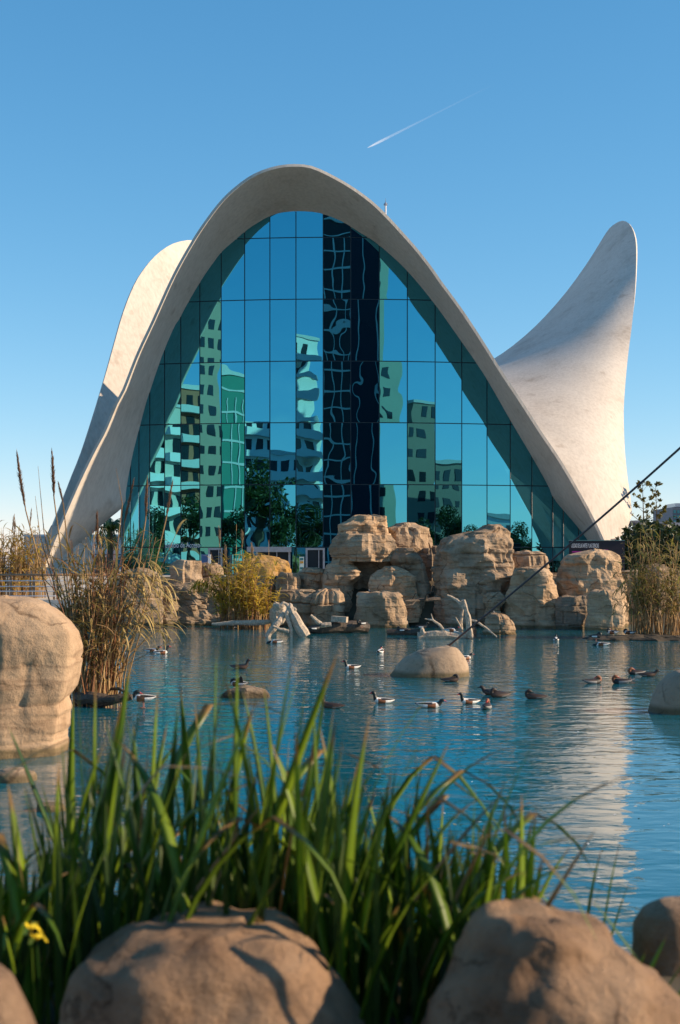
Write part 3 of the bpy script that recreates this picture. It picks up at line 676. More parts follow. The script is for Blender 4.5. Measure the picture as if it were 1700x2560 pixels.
# near bank, out of focus
rock('near_boulder', 'large rounded brown boulder in the blurred foreground left of centre', [(2326,430,610),(2338,350,690),(2362,280,750),(2400,222,800),(2445,184,840),(2500,160,880),(2580,138,915),(2710,120,950)], 4.35, 0.8, 50, 'rock_near', n_sq=2.2, amp=0.06, strata=0.0, fr=4.0, chip=0.015, smooth=True, sink=0.3, nz=60, nt=90, flat_top=0.02)
rock('near_boulder', 'peaked brown boulder in the blurred right foreground', [(2302,1280,1400),(2312,1250,1440),(2338,1216,1490),(2376,1194,1530),(2420,1160,1600),(2470,1130,1670),(2530,1100,1730),(2610,1070,1790),(2710,1040,1840)], 4.2, 0.8, 51, 'rock_near', n_sq=2.3, amp=0.10, strata=0.0, fr=4.0, chip=0.03, smooth=True, sink=0.3, nz=60, nt=90, flat_top=0.02)
rock('near_boulder', 'dark shaded boulder at the right edge behind the peaked boulder', [(2262,1660,1760),(2280,1625,1800),(2330,1600,1830),(2420,1590,1850)], 5.6, 0.8, 52, 'rock_near', n_sq=2.6, amp=0.08, strata=0.0, fr=3.0, chip=0.02, smooth=True, sink=0.6)
rock('near_boulder', 'sliver of brown boulder in the bottom left corner', [(2425,-80,-20),(2450,-120,10),(2520,-160,45),(2600,-190,85)], 4.0, 0.8, 53, 'rock_near', n_sq=2.4, amp=0.08, strata=0.0, fr=3.0, chip=0.02, smooth=True)
0 and rock('near_boulder', 'shaded grey boulder low at the bottom between the two big foreground boulders', [(2478,880,930),(2500,850,960),(2560,800,1010),(2640,780,1040)], 3.9, 0.7, 54, 'rock_near', n_sq=2.4, amp=0.08, strata=0.0, fr=3.0, chip=0.02, smooth=True)

# ------------------------------------------------------------------ reeds
M['reed_dry'] = leafmat('dry_reed', (0.19, 0.095, 0.038), (0.52, 0.33, 0.14), 0.7, 0.25)
M['reed_leaf'] = leafmat('dry_reed_leaf', (0.22, 0.16, 0.04), (0.60, 0.43, 0.16), 0.6, 0.4)
M['reed_yellow'] = leafmat('yellow_reed_leaf', (0.40, 0.28, 0.02), (0.74, 0.54, 0.08), 0.6, 0.4)
M['reed_green'] = leafmat('green_gold_reed_leaf', (0.15, 0.15, 0.03), (0.42, 0.33, 0.09), 0.6, 0.4)
M['reed_red'] = leafmat('red_brown_reed', (0.14, 0.05, 0.02), (0.32, 0.13, 0.05), 0.7, 0.2)
M['plume'] = leafmat('seed_plume', (0.16, 0.08, 0.045), (0.30, 0.17, 0.10), 0.9, 0.3, scale=30)
M['plume_pale'] = leafmat('pale_seed_plume', (0.26, 0.17, 0.10), (0.45, 0.31, 0.2), 0.9, 0.3, scale=30)
def culm_path(base, h, lean, az, n=7, droop=0.0):
    pts = []
    for k in range(n):
        t = k / (n - 1); r = lean * h * (t ** 1.4)
        pts.append(Vector((base[0] + r * math.cos(az), base[1] + r * math.sin(az), base[2] + h * t - droop * h * t * t * lean)))
    return pts
def leaf_on(mb, p, az, L, w, rn, mi=0, up=0.7):
    pts = []; el = up; q = Vector(p); n = 5
    for k in range(n + 1):
        pts.append(q.copy())
        st = L / n
        q = q + Vector((math.cos(az) * math.cos(el), math.sin(az) * math.cos(el), math.sin(el))) * st
        el -= rn.uniform(0.08, 0.38)
    side = Vector((-math.sin(az), math.cos(az), rn.uniform(-0.4, 0.4))).normalized()
    mb.ribbon(pts, [w * s for s in (0.5, 1, 1, 0.8, 0.5, 0.05)], side, mi)
def plume_mesh(name, path, rad, rn, mat, parent, n=260):
    mb = MB(); 
    for k in range(n):
        t = rn.random(); i = min(len(path) - 2, int(t * (len(path) - 1))); u = t * (len(path) - 1) - i
        p = Vector(path[i]).lerp(Vector(path[i+1]), u); ax_ = (Vector(path[-1]) - Vector(path[0])).normalized()
        az = rn.uniform(0, 6.28); rr = rad * (math.sin(math.pi * min(1, t * 0.92 + 0.08)) ** 0.7) * rn.uniform(0.3, 1.15)
        out = Vector((math.cos(az), math.sin(az), 0)) * rr + ax_ * rad * rn.uniform(1.0, 3.0)
        s = Vector((-math.sin(az), math.cos(az), 0))
        mb.ribbon([p, p + out * 0.6, p + out], [rad * 0.10, rad * 0.14, 0.002], s)
    return mb.build(name, mat, parent)
def reed_clump(name, label, base_fn, nculm, hfn, leanfn, mats, seed, rad=0.012, nleaf=5, leafL=(0.4, 0.8), leafW=0.014, zmin=0.35, cat='reeds', extra=None, azfn=None, leafup=(0.2, 1.1), grp=None):
    rn = random.Random(seed); cu = MB(); lf = MB()
    b0 = base_fn(random.Random(1)); root = empty(name, (b0[0], b0[1], b0[2])); tag(root, label, cat, grp); O = Vector(root.location)
    for i in range(nculm):
        b = base_fn(rn); h = hfn(rn); az = azfn(rn) if azfn else rn.uniform(0, 6.28); path = culm_path(b, h, leanfn(rn), az)
        path = [Vector(p) - O + Vector((rn.uniform(-1, 1), rn.uniform(-1, 1), 0)) * 0.012 * h * (k > 0) for k, p in enumerate(path)]
        cu.tube(path, [rad * (1 - 0.7 * k / 6) for k in range(7)], 4, 0 if rn.random() < 0.7 else 1, cap=False)
        for k in range(nleaf):
            t = rn.uniform(zmin, 1.0); j = min(5, int(t * 6)); p = path[j].lerp(path[j+1], t * 6 - j)
            leaf_on(lf, p, rn.uniform(0, 6.28), rn.uniform(*leafL), leafW * rn.uniform(0.7, 1.3), rn, 0 if rn.random() < 0.75 else 1, rn.uniform(*leafup))
    c = cu.build('culms', [mats[0], mats[1]], root); tag(c, kind='stuff')
    l_ = lf.build('leaves', [mats[2], mats[3]], root); tag(l_, kind='stuff')
    return root, O
# tall clump on the left, in the water
DB = 27.0
def lb(rn):
    a = rn.uniform(0, 6.28); r = math.sqrt(rn.random()); c = at(242, 1750, DB)
    return (c.x + 0.52 * r * math.cos(a), DB + 0.6 * r * math.sin(a), -0.1)
root, O = reed_clump('tall_reeds', 'tall dry brown reed clump with seed plumes beside the left boulder', lb, 150, lambda r: r.choice([r.uniform(1.0, 2.2), r.uniform(2.2, 3.3), r.uniform(2.4, 3.5)]), lambda r: r.uniform(0.02, 0.34), (M['reed_dry'], M['reed_red'], M['reed_leaf'], M['reed_dry']), 61, rad=0.015, nleaf=5, leafL=(0.35, 0.85), leafW=0.018, zmin=0.4)
rn = random.Random(62)
for (tx, ty, bx, by, sx, rad_, L_) in [(44,1142,64,1275,200,0.06,1.0),(130,1140,135,1245,215,0.06,0.8),(147,1212,158,1260,225,0.035,0.5),(333,1205,310,1310,255,0.045,0.8),(368,1205,364,1300,265,0.05,0.75),(430,1212,415,1300,275,0.045,0.75),(243,1290,245,1370,240,0.05,0.7)]:
    d0 = DB + rn.uniform(-0.4, 0.4); b0 = at(sx, 1740, DB); b0.z = -0.1
    top = at(tx, ty, d0); bot = at(bx, by, d0)
    st = MB(); mid = b0.lerp(bot, 0.55) + Vector((0.12 if bx > sx else -0.05, 0, 0.1)); st.tube([b0 - O, mid - O, bot - O, top - O], [0.016, 0.014, 0.012, 0.006], 5)
    s_ = st.build('stalk', M['reed_dry'], root)
    plume_mesh('plume', [bot - O, bot.lerp(top, 0.5) - O + Vector((rn.uniform(-.02,.02), 0, 0)), top - O], rad_, rn, M['plume'], root)
for (x0, y0, x1, y1, b) in [(0,1330,160,1500,225),(95,1165,110,1330,215),(88,1240,100,1340,215),(290,1170,306,1260,250),(395,1390,300,1560,262),(420,1520,300,1680,262),(430,1600,250,1700,262)]:
    st = MB(); b0 = at(b, 1735, DB); st.tube([b0 - O, at(x1, y1, DB) - O, at(x0, y0, DB - 0.3) - O], [0.012, 0.009, 0.003], 4); st.build('stalk', M['reed_dry'], root)
# drooping leaves on the right-hand side of that clump
mb = MB(); rn = random.Random(63)
for k in range(110):
    p = at(rn.uniform(300, 420), rn.uniform(1400, 1580), DB - rn.uniform(-0.5, 0.6)) - O
    leaf_on(mb, p, rn.uniform(-0.9, 0.9), rn.uniform(0.35, 0.8), 0.02, rn, 0, rn.uniform(-0.9, 0.3))
o = mb.build('drooping_leaves', M['reed_leaf'], root); tag(o, kind='stuff')
mb = MB()
for (x0, y0, x1, y1) in [(262,1700,330,1520),(270,1690,380,1500),(266,1700,420,1480),(250,1690,300,1450),(258,1690,350,1430),(268,1700,440,1540),(262,1690,400,1420)]:
    mb.tube([at(x0, y0+40, DB)-O, at((x0*2+x1)/3, (y0*2+y1)/3-15, DB)-O, at(x1, y1, DB)-O], [0.014, 0.011, 0.004], 4)
o = mb.build('culms', M['reed_dry'], root); tag(o, kind='stuff')
# golden clump in front of the far rocks
def mbase(rn):
    a = rn.uniform(0, 6.28); r = math.sqrt(rn.random()); c = at(610, 1552, 55.0)
    return (c.x + 1.05 * r * math.cos(a), 55.0 + 0.6 * r * math.sin(a), 0.0)
root2, O2 = reed_clump('golden_reeds', 'bright golden-yellow reed clump in front of the entrance', mbase, 120, lambda r: r.uniform(1.2, 3.0), lambda r: r.uniform(0.0, 0.44), (M['reed_dry'], M['reed_red'], M['reed_yellow'], M['reed_green']), 71, rad=0.018, nleaf=16, leafL=(0.3, 0.6), leafW=0.024, zmin=0.3)
rn = random.Random(72)
for tx, ty, by in [(548,1330,1360),(605,1335,1362),(630,1368,1395),(563,1370,1400)]:
    plume_mesh('plume', [at(tx+2, by, 55) - O2, at(tx, ty, 55) - O2], 0.09, rn, M['plume_pale'], root2, 120)
mb = MB()
for tx, ty, by in [(548,1330,1360),(605,1335,1362),(630,1368,1395),(563,1370,1400),(591,1310,1400),(672,1350,1460)]:
    mb.tube([at(617 + (tx-617)*0.4, 1540, 55) - O2, at(tx, by, 55) - O2, at(tx, ty, 55) - O2], [0.016, 0.012, 0.006], 4)
tag(mb.build('culms', M['reed_dry'], root2), kind='stuff')
mb = MB()
for k in range(160):   # arching spray to the left
    t = rn.random(); p = at(lerp(560, 485, t), lerp(1490, 1452, math.sin(t * 2.2)) + rn.uniform(-6, 6), 54.8) - O2
    leaf_on(mb, p, rn.uniform(2.2, 4.1), rn.uniform(0.3, 0.6), 0.022, rn, 0, rn.uniform(-1.2, -0.2))
tag(mb.build('drooping_leaves', M['reed_yellow'], root2), kind='stuff')
# right clump on a muddy islet
def rbase(rn):
    a = rn.uniform(0, 6.28); r = math.sqrt(rn.random()); c = at(1650, 1592, 48.5)
    return (c.x + 0.95 * r * math.cos(a), 48.6 + 0.9 * r * math.sin(a), 0.02)
root3, O3 = reed_clump('straw_reeds', 'straw-coloured reed clump with bare stems at the right edge', rbase, 150, lambda r: r.uniform(1.4, 3.7), lambda r: r.uniform(0.02, 0.36), (M['reed_dry'], M['reed_dry'], M['reed_green'], M['reed_leaf']), 81, rad=0.017, nleaf=7, leafL=(0.3, 0.75), leafW=0.02, zmin=0.45)
mb = MB(); rn = random.Random(83)
for k in range(90):
    p = at(rn.uniform(1540, 1610), rn.uniform(1400, 1530), 48.3) - O3
    leaf_on(mb, p, rn.uniform(2.0, 4.4), rn.uniform(0.3, 0.7), 0.02, rn, 0, rn.uniform(-1.0, 0.6))
for k in range(60):
    p = at(rn.uniform(1440, 1560), rn.uniform(1360, 1420), 49.5) - O3
tag(mb.build('drooping_leaves', M['reed_green'], root3), kind='stuff')
# far golden reed bed at the left
def fbase(rn): return (rn.uniform(-18, -12.9), rn.uniform(60.4, 62.8), 0.85)
root4, O4 = reed_clump('far_reed_bed', 'dense sunlit golden reed bed beyond the railing at far left', fbase, 330, lambda r: r.uniform(1.8, 3.3), lambda r: r.uniform(0, 0.14), (M['reed_dry'], M['reed_dry'], M['reed_leaf'], M['reed_yellow']), 91, rad=0.02, nleaf=8, leafL=(0.35, 0.8), leafW=0.03, zmin=0.15)
rn = random.Random(92)
for k in range(16):
    b0 = Vector((rn.uniform(-17, -13), rn.uniform(60.5, 62.5), 3.7 + rn.uniform(-0.5, 0.4))) - O4
    plume_mesh('plume', [b0, b0 + Vector((rn.uniform(-.1,.1), 0, 0.75))], 0.08, rn, M['plume_pale'], root4, 70)

# ------------------------------------------------------------------ iris leaves in the foreground
def tip_brown(m):
    nt = m.node_tree; n = nt.nodes; l = nt.links; b = n['Principled BSDF']; src = b.inputs['Base Color'].links[0].from_socket
    tc = n.new('ShaderNodeTexCoord'); sp = n.new('ShaderNodeSeparateXYZ'); l.new(tc.outputs['Generated'], sp.inputs[0]); oi = n.new('ShaderNodeObjectInfo')
    a = n.new('ShaderNodeMath'); a.operation = 'MULTIPLY_ADD'; a.inputs[1].default_value = 0.10; l.new(oi.outputs['Random'], a.inputs[0]); l.new(sp.outputs[2], a.inputs[2])
    r = ramp(n, [(0.98, (0, 0, 0)), (1.0, (1, 1, 1))]); r.color_ramp.elements[0].position = 0.955; l.new(a.outputs[0], r.inputs[0])
    mx = n.new('ShaderNodeMixRGB'); mx.inputs[2].default_value = (0.34, 0.21, 0.07, 1); l.new(r.outputs[0], mx.inputs[0]); l.new(src, mx.inputs[1])
    for k in list(src.links):
        if k.to_node != mx: dst = k.to_socket; l.remove(k); l.new(mx.outputs[0], dst)
M['iris_shaded'] = leafmat('iris_leaf_shaded', (0.012, 0.045, 0.005), (0.10, 0.16, 0.015), 0.5, 0.4)  # darker leaf copy: the shade deep in the clump is in this colour
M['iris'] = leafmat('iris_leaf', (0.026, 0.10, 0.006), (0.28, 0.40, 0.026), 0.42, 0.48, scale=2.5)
tip_brown(M['iris'])
M['iris_dry'] = leafmat('iris_leaf_dry', (0.30, 0.17, 0.06), (0.48, 0.30, 0.12), 0.6, 0.35)
M['petal'] = simple('yellow_petal', (0.75, 0.55, 0.02), 0.5)
rn = random.Random(101)
leaf_meshes = []
def iris_mesh(bend, kink, twist):
    vs = []; fs = []; n = 10; p = Vector((0, 0, 0)); el = math.pi / 2
    for k in range(n + 1):
        t = k / n; w = 0.019 * min(1, 0.6 + 2 * t) * (1 - max(0, (t - 0.55) / 0.45) ** 1.6) + 0.0006
        tw = twist * t
        sd = Vector((math.sin(tw), math.cos(tw), 0)) * w
        th = 0.0022 * (1 - t * 0.8)
        nm = Vector((math.cos(tw), -math.sin(tw), 0)) * th
        vs += [p - sd, p + nm, p + sd, p - nm]
        el -= bend / n * (0.3 + 1.4 * t) + (kink if k == 7 else 0)
        p = p + Vector((math.cos(el), 0, math.sin(el))) / n
    for k in range(n):
        for q in range(4): fs.append((4*k+q, 4*k+(q+1) % 4, 4*k+4+(q+1) % 4, 4*k+4+q))
    me = bpy.data.meshes.new('iris_leaf'); me.from_pydata([tuple(v) for v in vs], [], fs); me.polygons.foreach_set('use_smooth', [True]*len(me.polygons))
    return me
for k in range(14):
    me = iris_mesh(rn.uniform(-0.05, 0.55) if k < 9 else rn.uniform(0.9, 1.9), 0.0 if k < 11 else rn.uniform(0.5, 1.2), rn.uniform(-0.7, 0.7)); me.materials.append(M['iris']); leaf_meshes.append(me)
dry_mesh = [leaf_meshes[k].copy() for k in (0, 3)]
for me in dry_mesh: me.materials.clear(); me.materials.append(M['iris_dry'])
clump = empty('iris_clump', (-0.6, 5.6, 1.0)); tag(clump, 'dense clump of green sword-shaped leaves on the near bank', 'plant')
CO = Vector(clump.location)
env = [(-60,2080),(0,2040),(90,1980),(190,1740),(260,1830),(330,1790),(420,1860),(500,1700),(540,1680),(600,1880),(690,1700),(760,1830),(860,1780),(930,1900),(1000,1960),(1100,1950),(1180,1960),(1260,1900),(1330,2060),(1400,2180),(1450,2260)]
_zm = {}
def add_leaf(mesh, px, pytop, d, lean, az, parent, O, name='leaf', wide=1.0, zb=None):
    if mesh.name not in _zm: _zm[mesh.name] = max(v.co.z for v in mesh.vertices)
    base = at(px, 1390, d); base.z = ground_h(base.x, d) - 0.03 if zb is None else zb
    top = at(px, pytop, d).z; L = max(0.25, top - base.z) / max(0.7, _zm[mesh.name] * math.cos(min(abs(lean), 0.8)))
    o = inst(name, mesh, parent, base - O, (0, 0, 0), (L, L * 0 + wide, L))
    o.scale = (L, wide, L)
    o.rotation_euler = Euler((rn.uniform(-0.05, 0.05), lean, az), 'XYZ')
    return o
n_leaf = 0
spec = [(186,1735,5.3,-0.04),(232,1760,5.6,0.0),(318,1715,5.5,0.1),(300,1760,5.9,0.16),(375,1800,5.7,0.0),(520,1660,5.2,0.05),(560,1660,5.3,0.12),(540,1700,5.5,0.02),(600,1720,5.5,0.02),(690,1690,5.1,0.06),(670,1760,5.2,0.08),(835,1700,5.4,0.32),(960,1760,5.6,0.22),(1235,1880,5.2,0.1),(1180,1990,5.4,0.05),(1040,1960,5.2,-0.03),(470,1800,5.6,-0.1),(420,1840,5.2,0.02),(760,1850,5.3,-0.1),(120,1960,5.2,-0.1),(130,1980,5.0,-0.02)]
for px, top, d, lean in spec:
    me = leaf_meshes[rn.randrange(0, 9)]
    sh = math.tan(lean) * (at(px, top, d).z - 1.0) * F / d
    add_leaf(me, px - sh, top - 85, d, lean, rn.choice([0, 0, math.pi]) * 0 + rn.uniform(-0.3, 0.3), clump, CO, wide=rn.uniform(1.2, 1.6)); n_leaf += 1
for k in range(256):
    px = rn.uniform(-80, 1330); e = interp(env, px); d = rn.uniform(4.75, 6.9)
    depth_ = rn.random() ** 1.25
    top = lerp(e - (70 if 120 < px < 780 else 20), 2330, depth_)
    bent = rn.random() < 0.26
    me = leaf_meshes[rn.randrange(9, 14)] if bent else leaf_meshes[rn.randrange(0, 9)]
    lean = rn.gauss(0.06, 0.14); az = rn.uniform(-1.0, 1.0) + (math.pi if rn.random() < 0.3 else 0)
    add_leaf(me, px, top - (60 if bent else 0), d, abs(lean), az, clump, CO, wide=rn.uniform(0.9, 1.5)); n_leaf += 1
for k in range(22):
    px = rn.uniform(820, 1290); d = rn.uniform(4.8, 6.2); e = interp(env, px)
    add_leaf(leaf_meshes[rn.randrange(0, 14)], px, lerp(e, 2250, rn.random()), d, rn.uniform(0.0, 0.25), rn.uniform(-0.8, 0.8), clump, CO, wide=rn.uniform(1.0, 1.5))
for px, top, d, lean in [(322,1850,5.4,0.05),(548,1900,5.2,0.02),(678,1940,5.1,0.04),(290,1900,5.7,-0.15),(640,1990,5.5,0.1),(880,2000,5.3,0.5),(150,2010,5.1,-0.3),(420,1990,5.0,0.3),(730,1960,5.2,-0.2),(1000,2080,5.1,0.4),(1120,2030,5.2,-0.2),(1190,2120,5.0,0.5),(240,2050,5.0,0.6),(560,2080,5.0,-0.5),(60,2120,5.0,0.3)]:
    add_leaf(dry_mesh[rn.randrange(2)], px, top - 60, d, lean, 0, clump, CO, wide=1.1)
# deep thicket behind those leaves
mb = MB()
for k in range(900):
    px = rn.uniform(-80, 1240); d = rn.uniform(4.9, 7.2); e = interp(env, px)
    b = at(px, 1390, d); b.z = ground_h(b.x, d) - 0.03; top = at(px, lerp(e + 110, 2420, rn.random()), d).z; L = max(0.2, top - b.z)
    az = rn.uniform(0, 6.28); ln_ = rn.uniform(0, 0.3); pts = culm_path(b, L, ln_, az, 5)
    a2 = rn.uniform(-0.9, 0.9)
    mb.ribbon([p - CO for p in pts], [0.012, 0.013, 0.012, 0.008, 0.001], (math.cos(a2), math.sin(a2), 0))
tag(mb.build('inner_leaves', M['iris_shaded'], clump), kind='stuff')
def flower(px, py, d, parent, O):
    c = at(px, py, d); mb = MB()
    for k in range(6):
        az = k * math.pi / 3; up = 0.9 if k % 2 else -0.2
        pts = [c - O, c - O + Vector((math.cos(az)*0.018, math.sin(az)*0.018, 0.018 + 0.01*up)), c - O + Vector((math.cos(az)*0.035, math.sin(az)*0.035, 0.02 * up))]
        mb.ribbon(pts, [0.004, 0.014, 0.006], (-math.sin(az), math.cos(az), 0))
    st = [c - O, Vector((c.x + 0.02, c.y, ground_h(c.x, c.y))) - O]; mb.tube(st, 0.003, 5, 1)
    mb.build('flower', [M['petal'], M['iris']], parent)
flower(78, 2328, 4.7, clump, CO); flower(92, 2352, 4.7, clump, CO)
# smaller tufts by the right boulders
tuft = empty('grass_tuft', at(1480, 2400, 6.2)); tag(tuft, 'small dark tuft of blades between the right foreground boulders', 'plant'); TO = Vector(tuft.location)
for px, top, lean, az in [(1440,2150,0.02,0),(1455,2120,0.0,0),(1482,2090,0.08,0),(1475,2200,0.2,0),(1425,2260,0.1,math.pi),(1500,2330,0.6,0),(1420,2330,0.5,math.pi),(1520,2290,0.7,0.3),(1395,2310,0.6,math.pi)]:
    add_leaf(leaf_meshes[rn.randrange(0, 9)], px, top, 6.2, lean, az, tuft, TO, wide=1.1, zb=0.75)
tuft2 = empty('grass_tuft', at(1600, 2500, 5.2)); tag(tuft2, 'dark arching blades leaning in from the right edge', 'plant'); TO2 = Vector(tuft2.location)
for px, top, lean, az in [(1640,2180,0.7,0),(1620,2260,0.5,0),(1650,2330,0.8,0.2),(1600,2300,0.6,math.pi),(1580,2330,0.3,math.pi),(1690,2050,0.9,math.pi),(1720,2150,0.9,math.pi),(1700,2240,0.6,math.pi),(1560,2360,0.2,0),(1610,2350,0.9,math.pi),(1570,2340,0.5,0.4)]:
    add_leaf(leaf_meshes[rn.randrange(0, 9)], px, top, 5.1, lean, az, tuft2, TO2, wide=0.8)

# ------------------------------------------------------------------ driftwood, islets, cable
def wood_thing(name, label, tubes, mat='wood', cat='driftwood', seed=0, loc=None):
    rn = random.Random(seed); o0 = Vector(tubes[0][0][0]) if loc is None else Vector(loc)
    root = empty(name, o0); tag(root, label, cat)
    for pts, rad, pname in tubes:
        pts = [Vector(p) for p in pts]; P2 = [pts[0]]; R2 = [rad[0]]
        for i in range(len(pts) - 1):
            for u in (0.34, 0.67, 1.0):
                j = Vector((rn.uniform(-1,1), rn.uniform(-1,1), rn.uniform(-1,1))) * rad[i] * (0.22 if u < 1 else 0)
                P2.append(pts[i].lerp(pts[i+1], u) + j); R2.append(lerp(rad[i], rad[i+1], u) * rn.uniform(0.9, 1.12))
        mb = MB(); mb.tube([p - o0 for p in P2], R2, 9, 0, 0.08, rn); mb.build(pname, M[mat], root, smooth=False)
    return root
d = 49.0
wood_thing('driftwood_tripod', 'sun-bleached three-legged driftwood root standing in the water', [
    ([at(668,1594,d), at(690,1562,d), at(712,1535,d+.2)], [0.11, 0.12, 0.11], 'leg'),
    ([at(764,1592,d), at(745,1560,d+.1), at(727,1522,d+.2), at(722,1510,d+.2)], [0.19, 0.18, 0.14, 0.06], 'leg'),
    ([at(729,1600,d-.1), at(727,1570,d), at(718,1540,d+.1), at(722,1520,d+.2)], [0.05, 0.06, 0.09, 0.09], 'leg'),
    ([at(683,1565,d-.2), at(700,1573,d-.2), at(722,1578,d-.2)], [0.04, 0.05, 0.06], 'branch'),
    ([at(712,1508,d+.2), at(727,1520,d+.2), at(740,1525,d+.1)], [0.05, 0.1, 0.04], 'branch')], seed=1)
wood_thing('driftwood_slab', 'pale weathered stump resting on the bank behind the driftwood tripod', [
    ([at(682,1545,54), at(700,1525,54), at(708,1508,54)], [0.4, 0.34, 0.12], 'trunk'), ([at(684,1512,53.8), at(700,1516,53.7), at(712,1506,53.7)], [0.08, 0.13, 0.05], 'branch')], seed=2)
d = 51.5
wood_thing('floating_log', 'long dark floating log with one pale upturned branch left of centre', [
    ([at(770,1574,d), at(820,1570,d), at(880,1566,d+.3), at(920,1572,d+.6)], [0.12, 0.2, 0.22, 0.16], 'trunk')], 'wood_dark', seed=3)
wood_thing('curved_branch', 'pale curved branch rising left from the floating log', [
    ([at(777,1538,d-.2), at(790,1550,d-.2), at(804,1563,d-.2), at(828,1561,d-.2)], [0.05, 0.07, 0.1, 0.09], 'branch')], seed=4)
bx = MB(); a = at(850, 1548, 51.4); bx.box((-0.3, -0.12, -0.1), (0.27, 0.12, 0.1)); bo = bx.build('wooden_box', M['wood']); bo.location = a; bo.rotation_euler = (0, 0.06, -0.3); tag(bo, 'small pale box-shaped block lying on the floating log', 'box')
wood_thing('dead_branch', 'dark bare branch jutting horizontally from the rocks right of the dome', [
    ([at(1100,1498,54.5), at(1050,1500,54.2), at(1012,1502,53.6)], [0.07, 0.08, 0.03], 'branch'), ([at(1062,1500,54.2), at(1068,1484,54), at(1084,1478,53.9)], [0.05, 0.03, 0.012], 'twig'),
    ([at(1040,1500,54), at(1030,1512,53.8), at(1012,1514,53.6)], [0.04, 0.03, 0.012], 'twig'), ([at(1030,1500,54), at(1040,1482,53.8), at(1038,1476,53.8)], [0.03, 0.02, 0.01], 'twig'), ([at(1074,1484,54), at(1080,1466,53.9), at(1086,1458,53.9)], [0.025, 0.018, 0.008], 'twig')], 'wood_dark', seed=5)
d = 48.2
wood_thing('fallen_tree', 'bleached fallen tree with upright bare branches beside the pond mound', [
    ([at(1045,1592,d), at(1090,1588,d), at(1140,1592,d), at(1180,1590,d+.2)], [0.16, 0.17, 0.14, 0.12], 'trunk'),
    ([at(1176,1594,d), at(1172,1550,d), at(1164,1520,d), at(1158,1500,d)], [0.10, 0.09, 0.08, 0.07], 'branch'),
    ([at(1165,1524,d), at(1150,1508,d+.1), at(1136,1497,d+.2), at(1118,1488,d+.2)], [0.06, 0.06, 0.05, 0.03], 'branch'),
    ([at(1152,1582,d+.3), at(1152,1555,d+.3), at(1158,1522,d+.3)], [0.08, 0.06, 0.03], 'branch'),
    ([at(1155,1575,d+.2), at(1145,1555,d+.2), at(1139,1543,d+.2)], [0.05, 0.035, 0.015], 'branch'),
    ([at(1116,1584,d), at(1100,1563,d), at(1082,1550,d), at(1062,1547,d)], [0.06, 0.05, 0.04, 0.015], 'branch'), ([at(1082,1550,d), at(1078,1534,d)], [0.03, 0.01], 'twig'),
    ([at(1060,1585,d-.1), at(1054,1570,d-.1)], [0.11, 0.05], 'branch'),
    ([at(1242,1592,d-.2), at(1215,1570,d), at(1190,1553,d), at(1148,1540,d+.1)], [0.02, 0.04, 0.04, 0.02], 'branch')], seed=6)
wood_thing('perch_log', 'dark flat log used as a perch by ducks left of the fallen tree', [([at(968,1582,50.4), at(1010,1580,50.4), at(1060,1582,50.2)], [0.14, 0.17, 0.12], 'trunk')], 'wood_dark', seed=7)
wood_thing('reed_foot_log', 'dark tangled wood at the foot of the tall left reeds', [([at(190,1745,26.6), at(250,1750,26.4), at(330,1742,26.3)], [0.12, 0.14, 0.05], 'trunk'), ([at(250,1722,27), at(300,1722,26.6), at(322,1734,26.5)], [0.03, 0.03, 0.015], 'branch'), ([at(240,1752,26.3), at(290,1748,26.2), at(325,1738,26.2)], [0.06, 0.06, 0.03], 'branch')], 'wood_dark', seed=8)
wood_thing('shore_log', 'low sunlit driftwood at the foot of the golden reeds', [([at(530,1560,54.3), at(580,1558,54.2), at(660,1556,54.2), at(690,1552,54.4)], [0.05, 0.1, 0.1, 0.04], 'trunk')], 'wood', seed=9)
st = rock('dark_stump', None, [(1568,1178,1188),(1576,1175,1191),(1596,1174,1192)], 48.6, 0.9, 90, 'rock_dark', n_sq=2.3, strata=0); st.data.materials.clear(); st.data.materials.append(M['wood_dark']); tag(st, 'black rounded stump in the water right of the fallen tree', 'stump')
isl = rock('mud_islet', None, [(1592,1500,1720),(1595,1470,1760),(1600,1460,1780)], 47.0, 0.4, 91, 'rock_dark', n_sq=2.5, strata=0, nz=8, sink=0.3, flat_top=0.1); isl.data.materials.clear(); isl.data.materials.append(M['soil']); tag(isl, 'low dark muddy islet under the right reeds where ducks stand', 'islet')
c0 = at(1118, 1612, 33.6); c0.z -= 0.05; c1 = at(1700, 1089, 28.5); c2 = c0.lerp(c1, 2.0)
mb = MB(); mb.tube([Vector((0,0,0))] + [(c0.lerp(c2, t) - c0) + Vector((0, 0, -0.25 * math.sin(math.pi * t))) for t in [k / 16 for k in range(1, 17)]], 0.025, 8)
cb = mb.build('mooring_cable', M['steel_cable'], smooth=True); cb.location = c0; tag(cb, 'taut dark steel cable rising from the pond mound to the upper right', 'cable')
am = MB(); am.tube([(0,0,-0.1),(0.05,0,0.06)], [0.07,0.045], 8); ao = am.build('cable_socket', M['steel_cable'], cb)

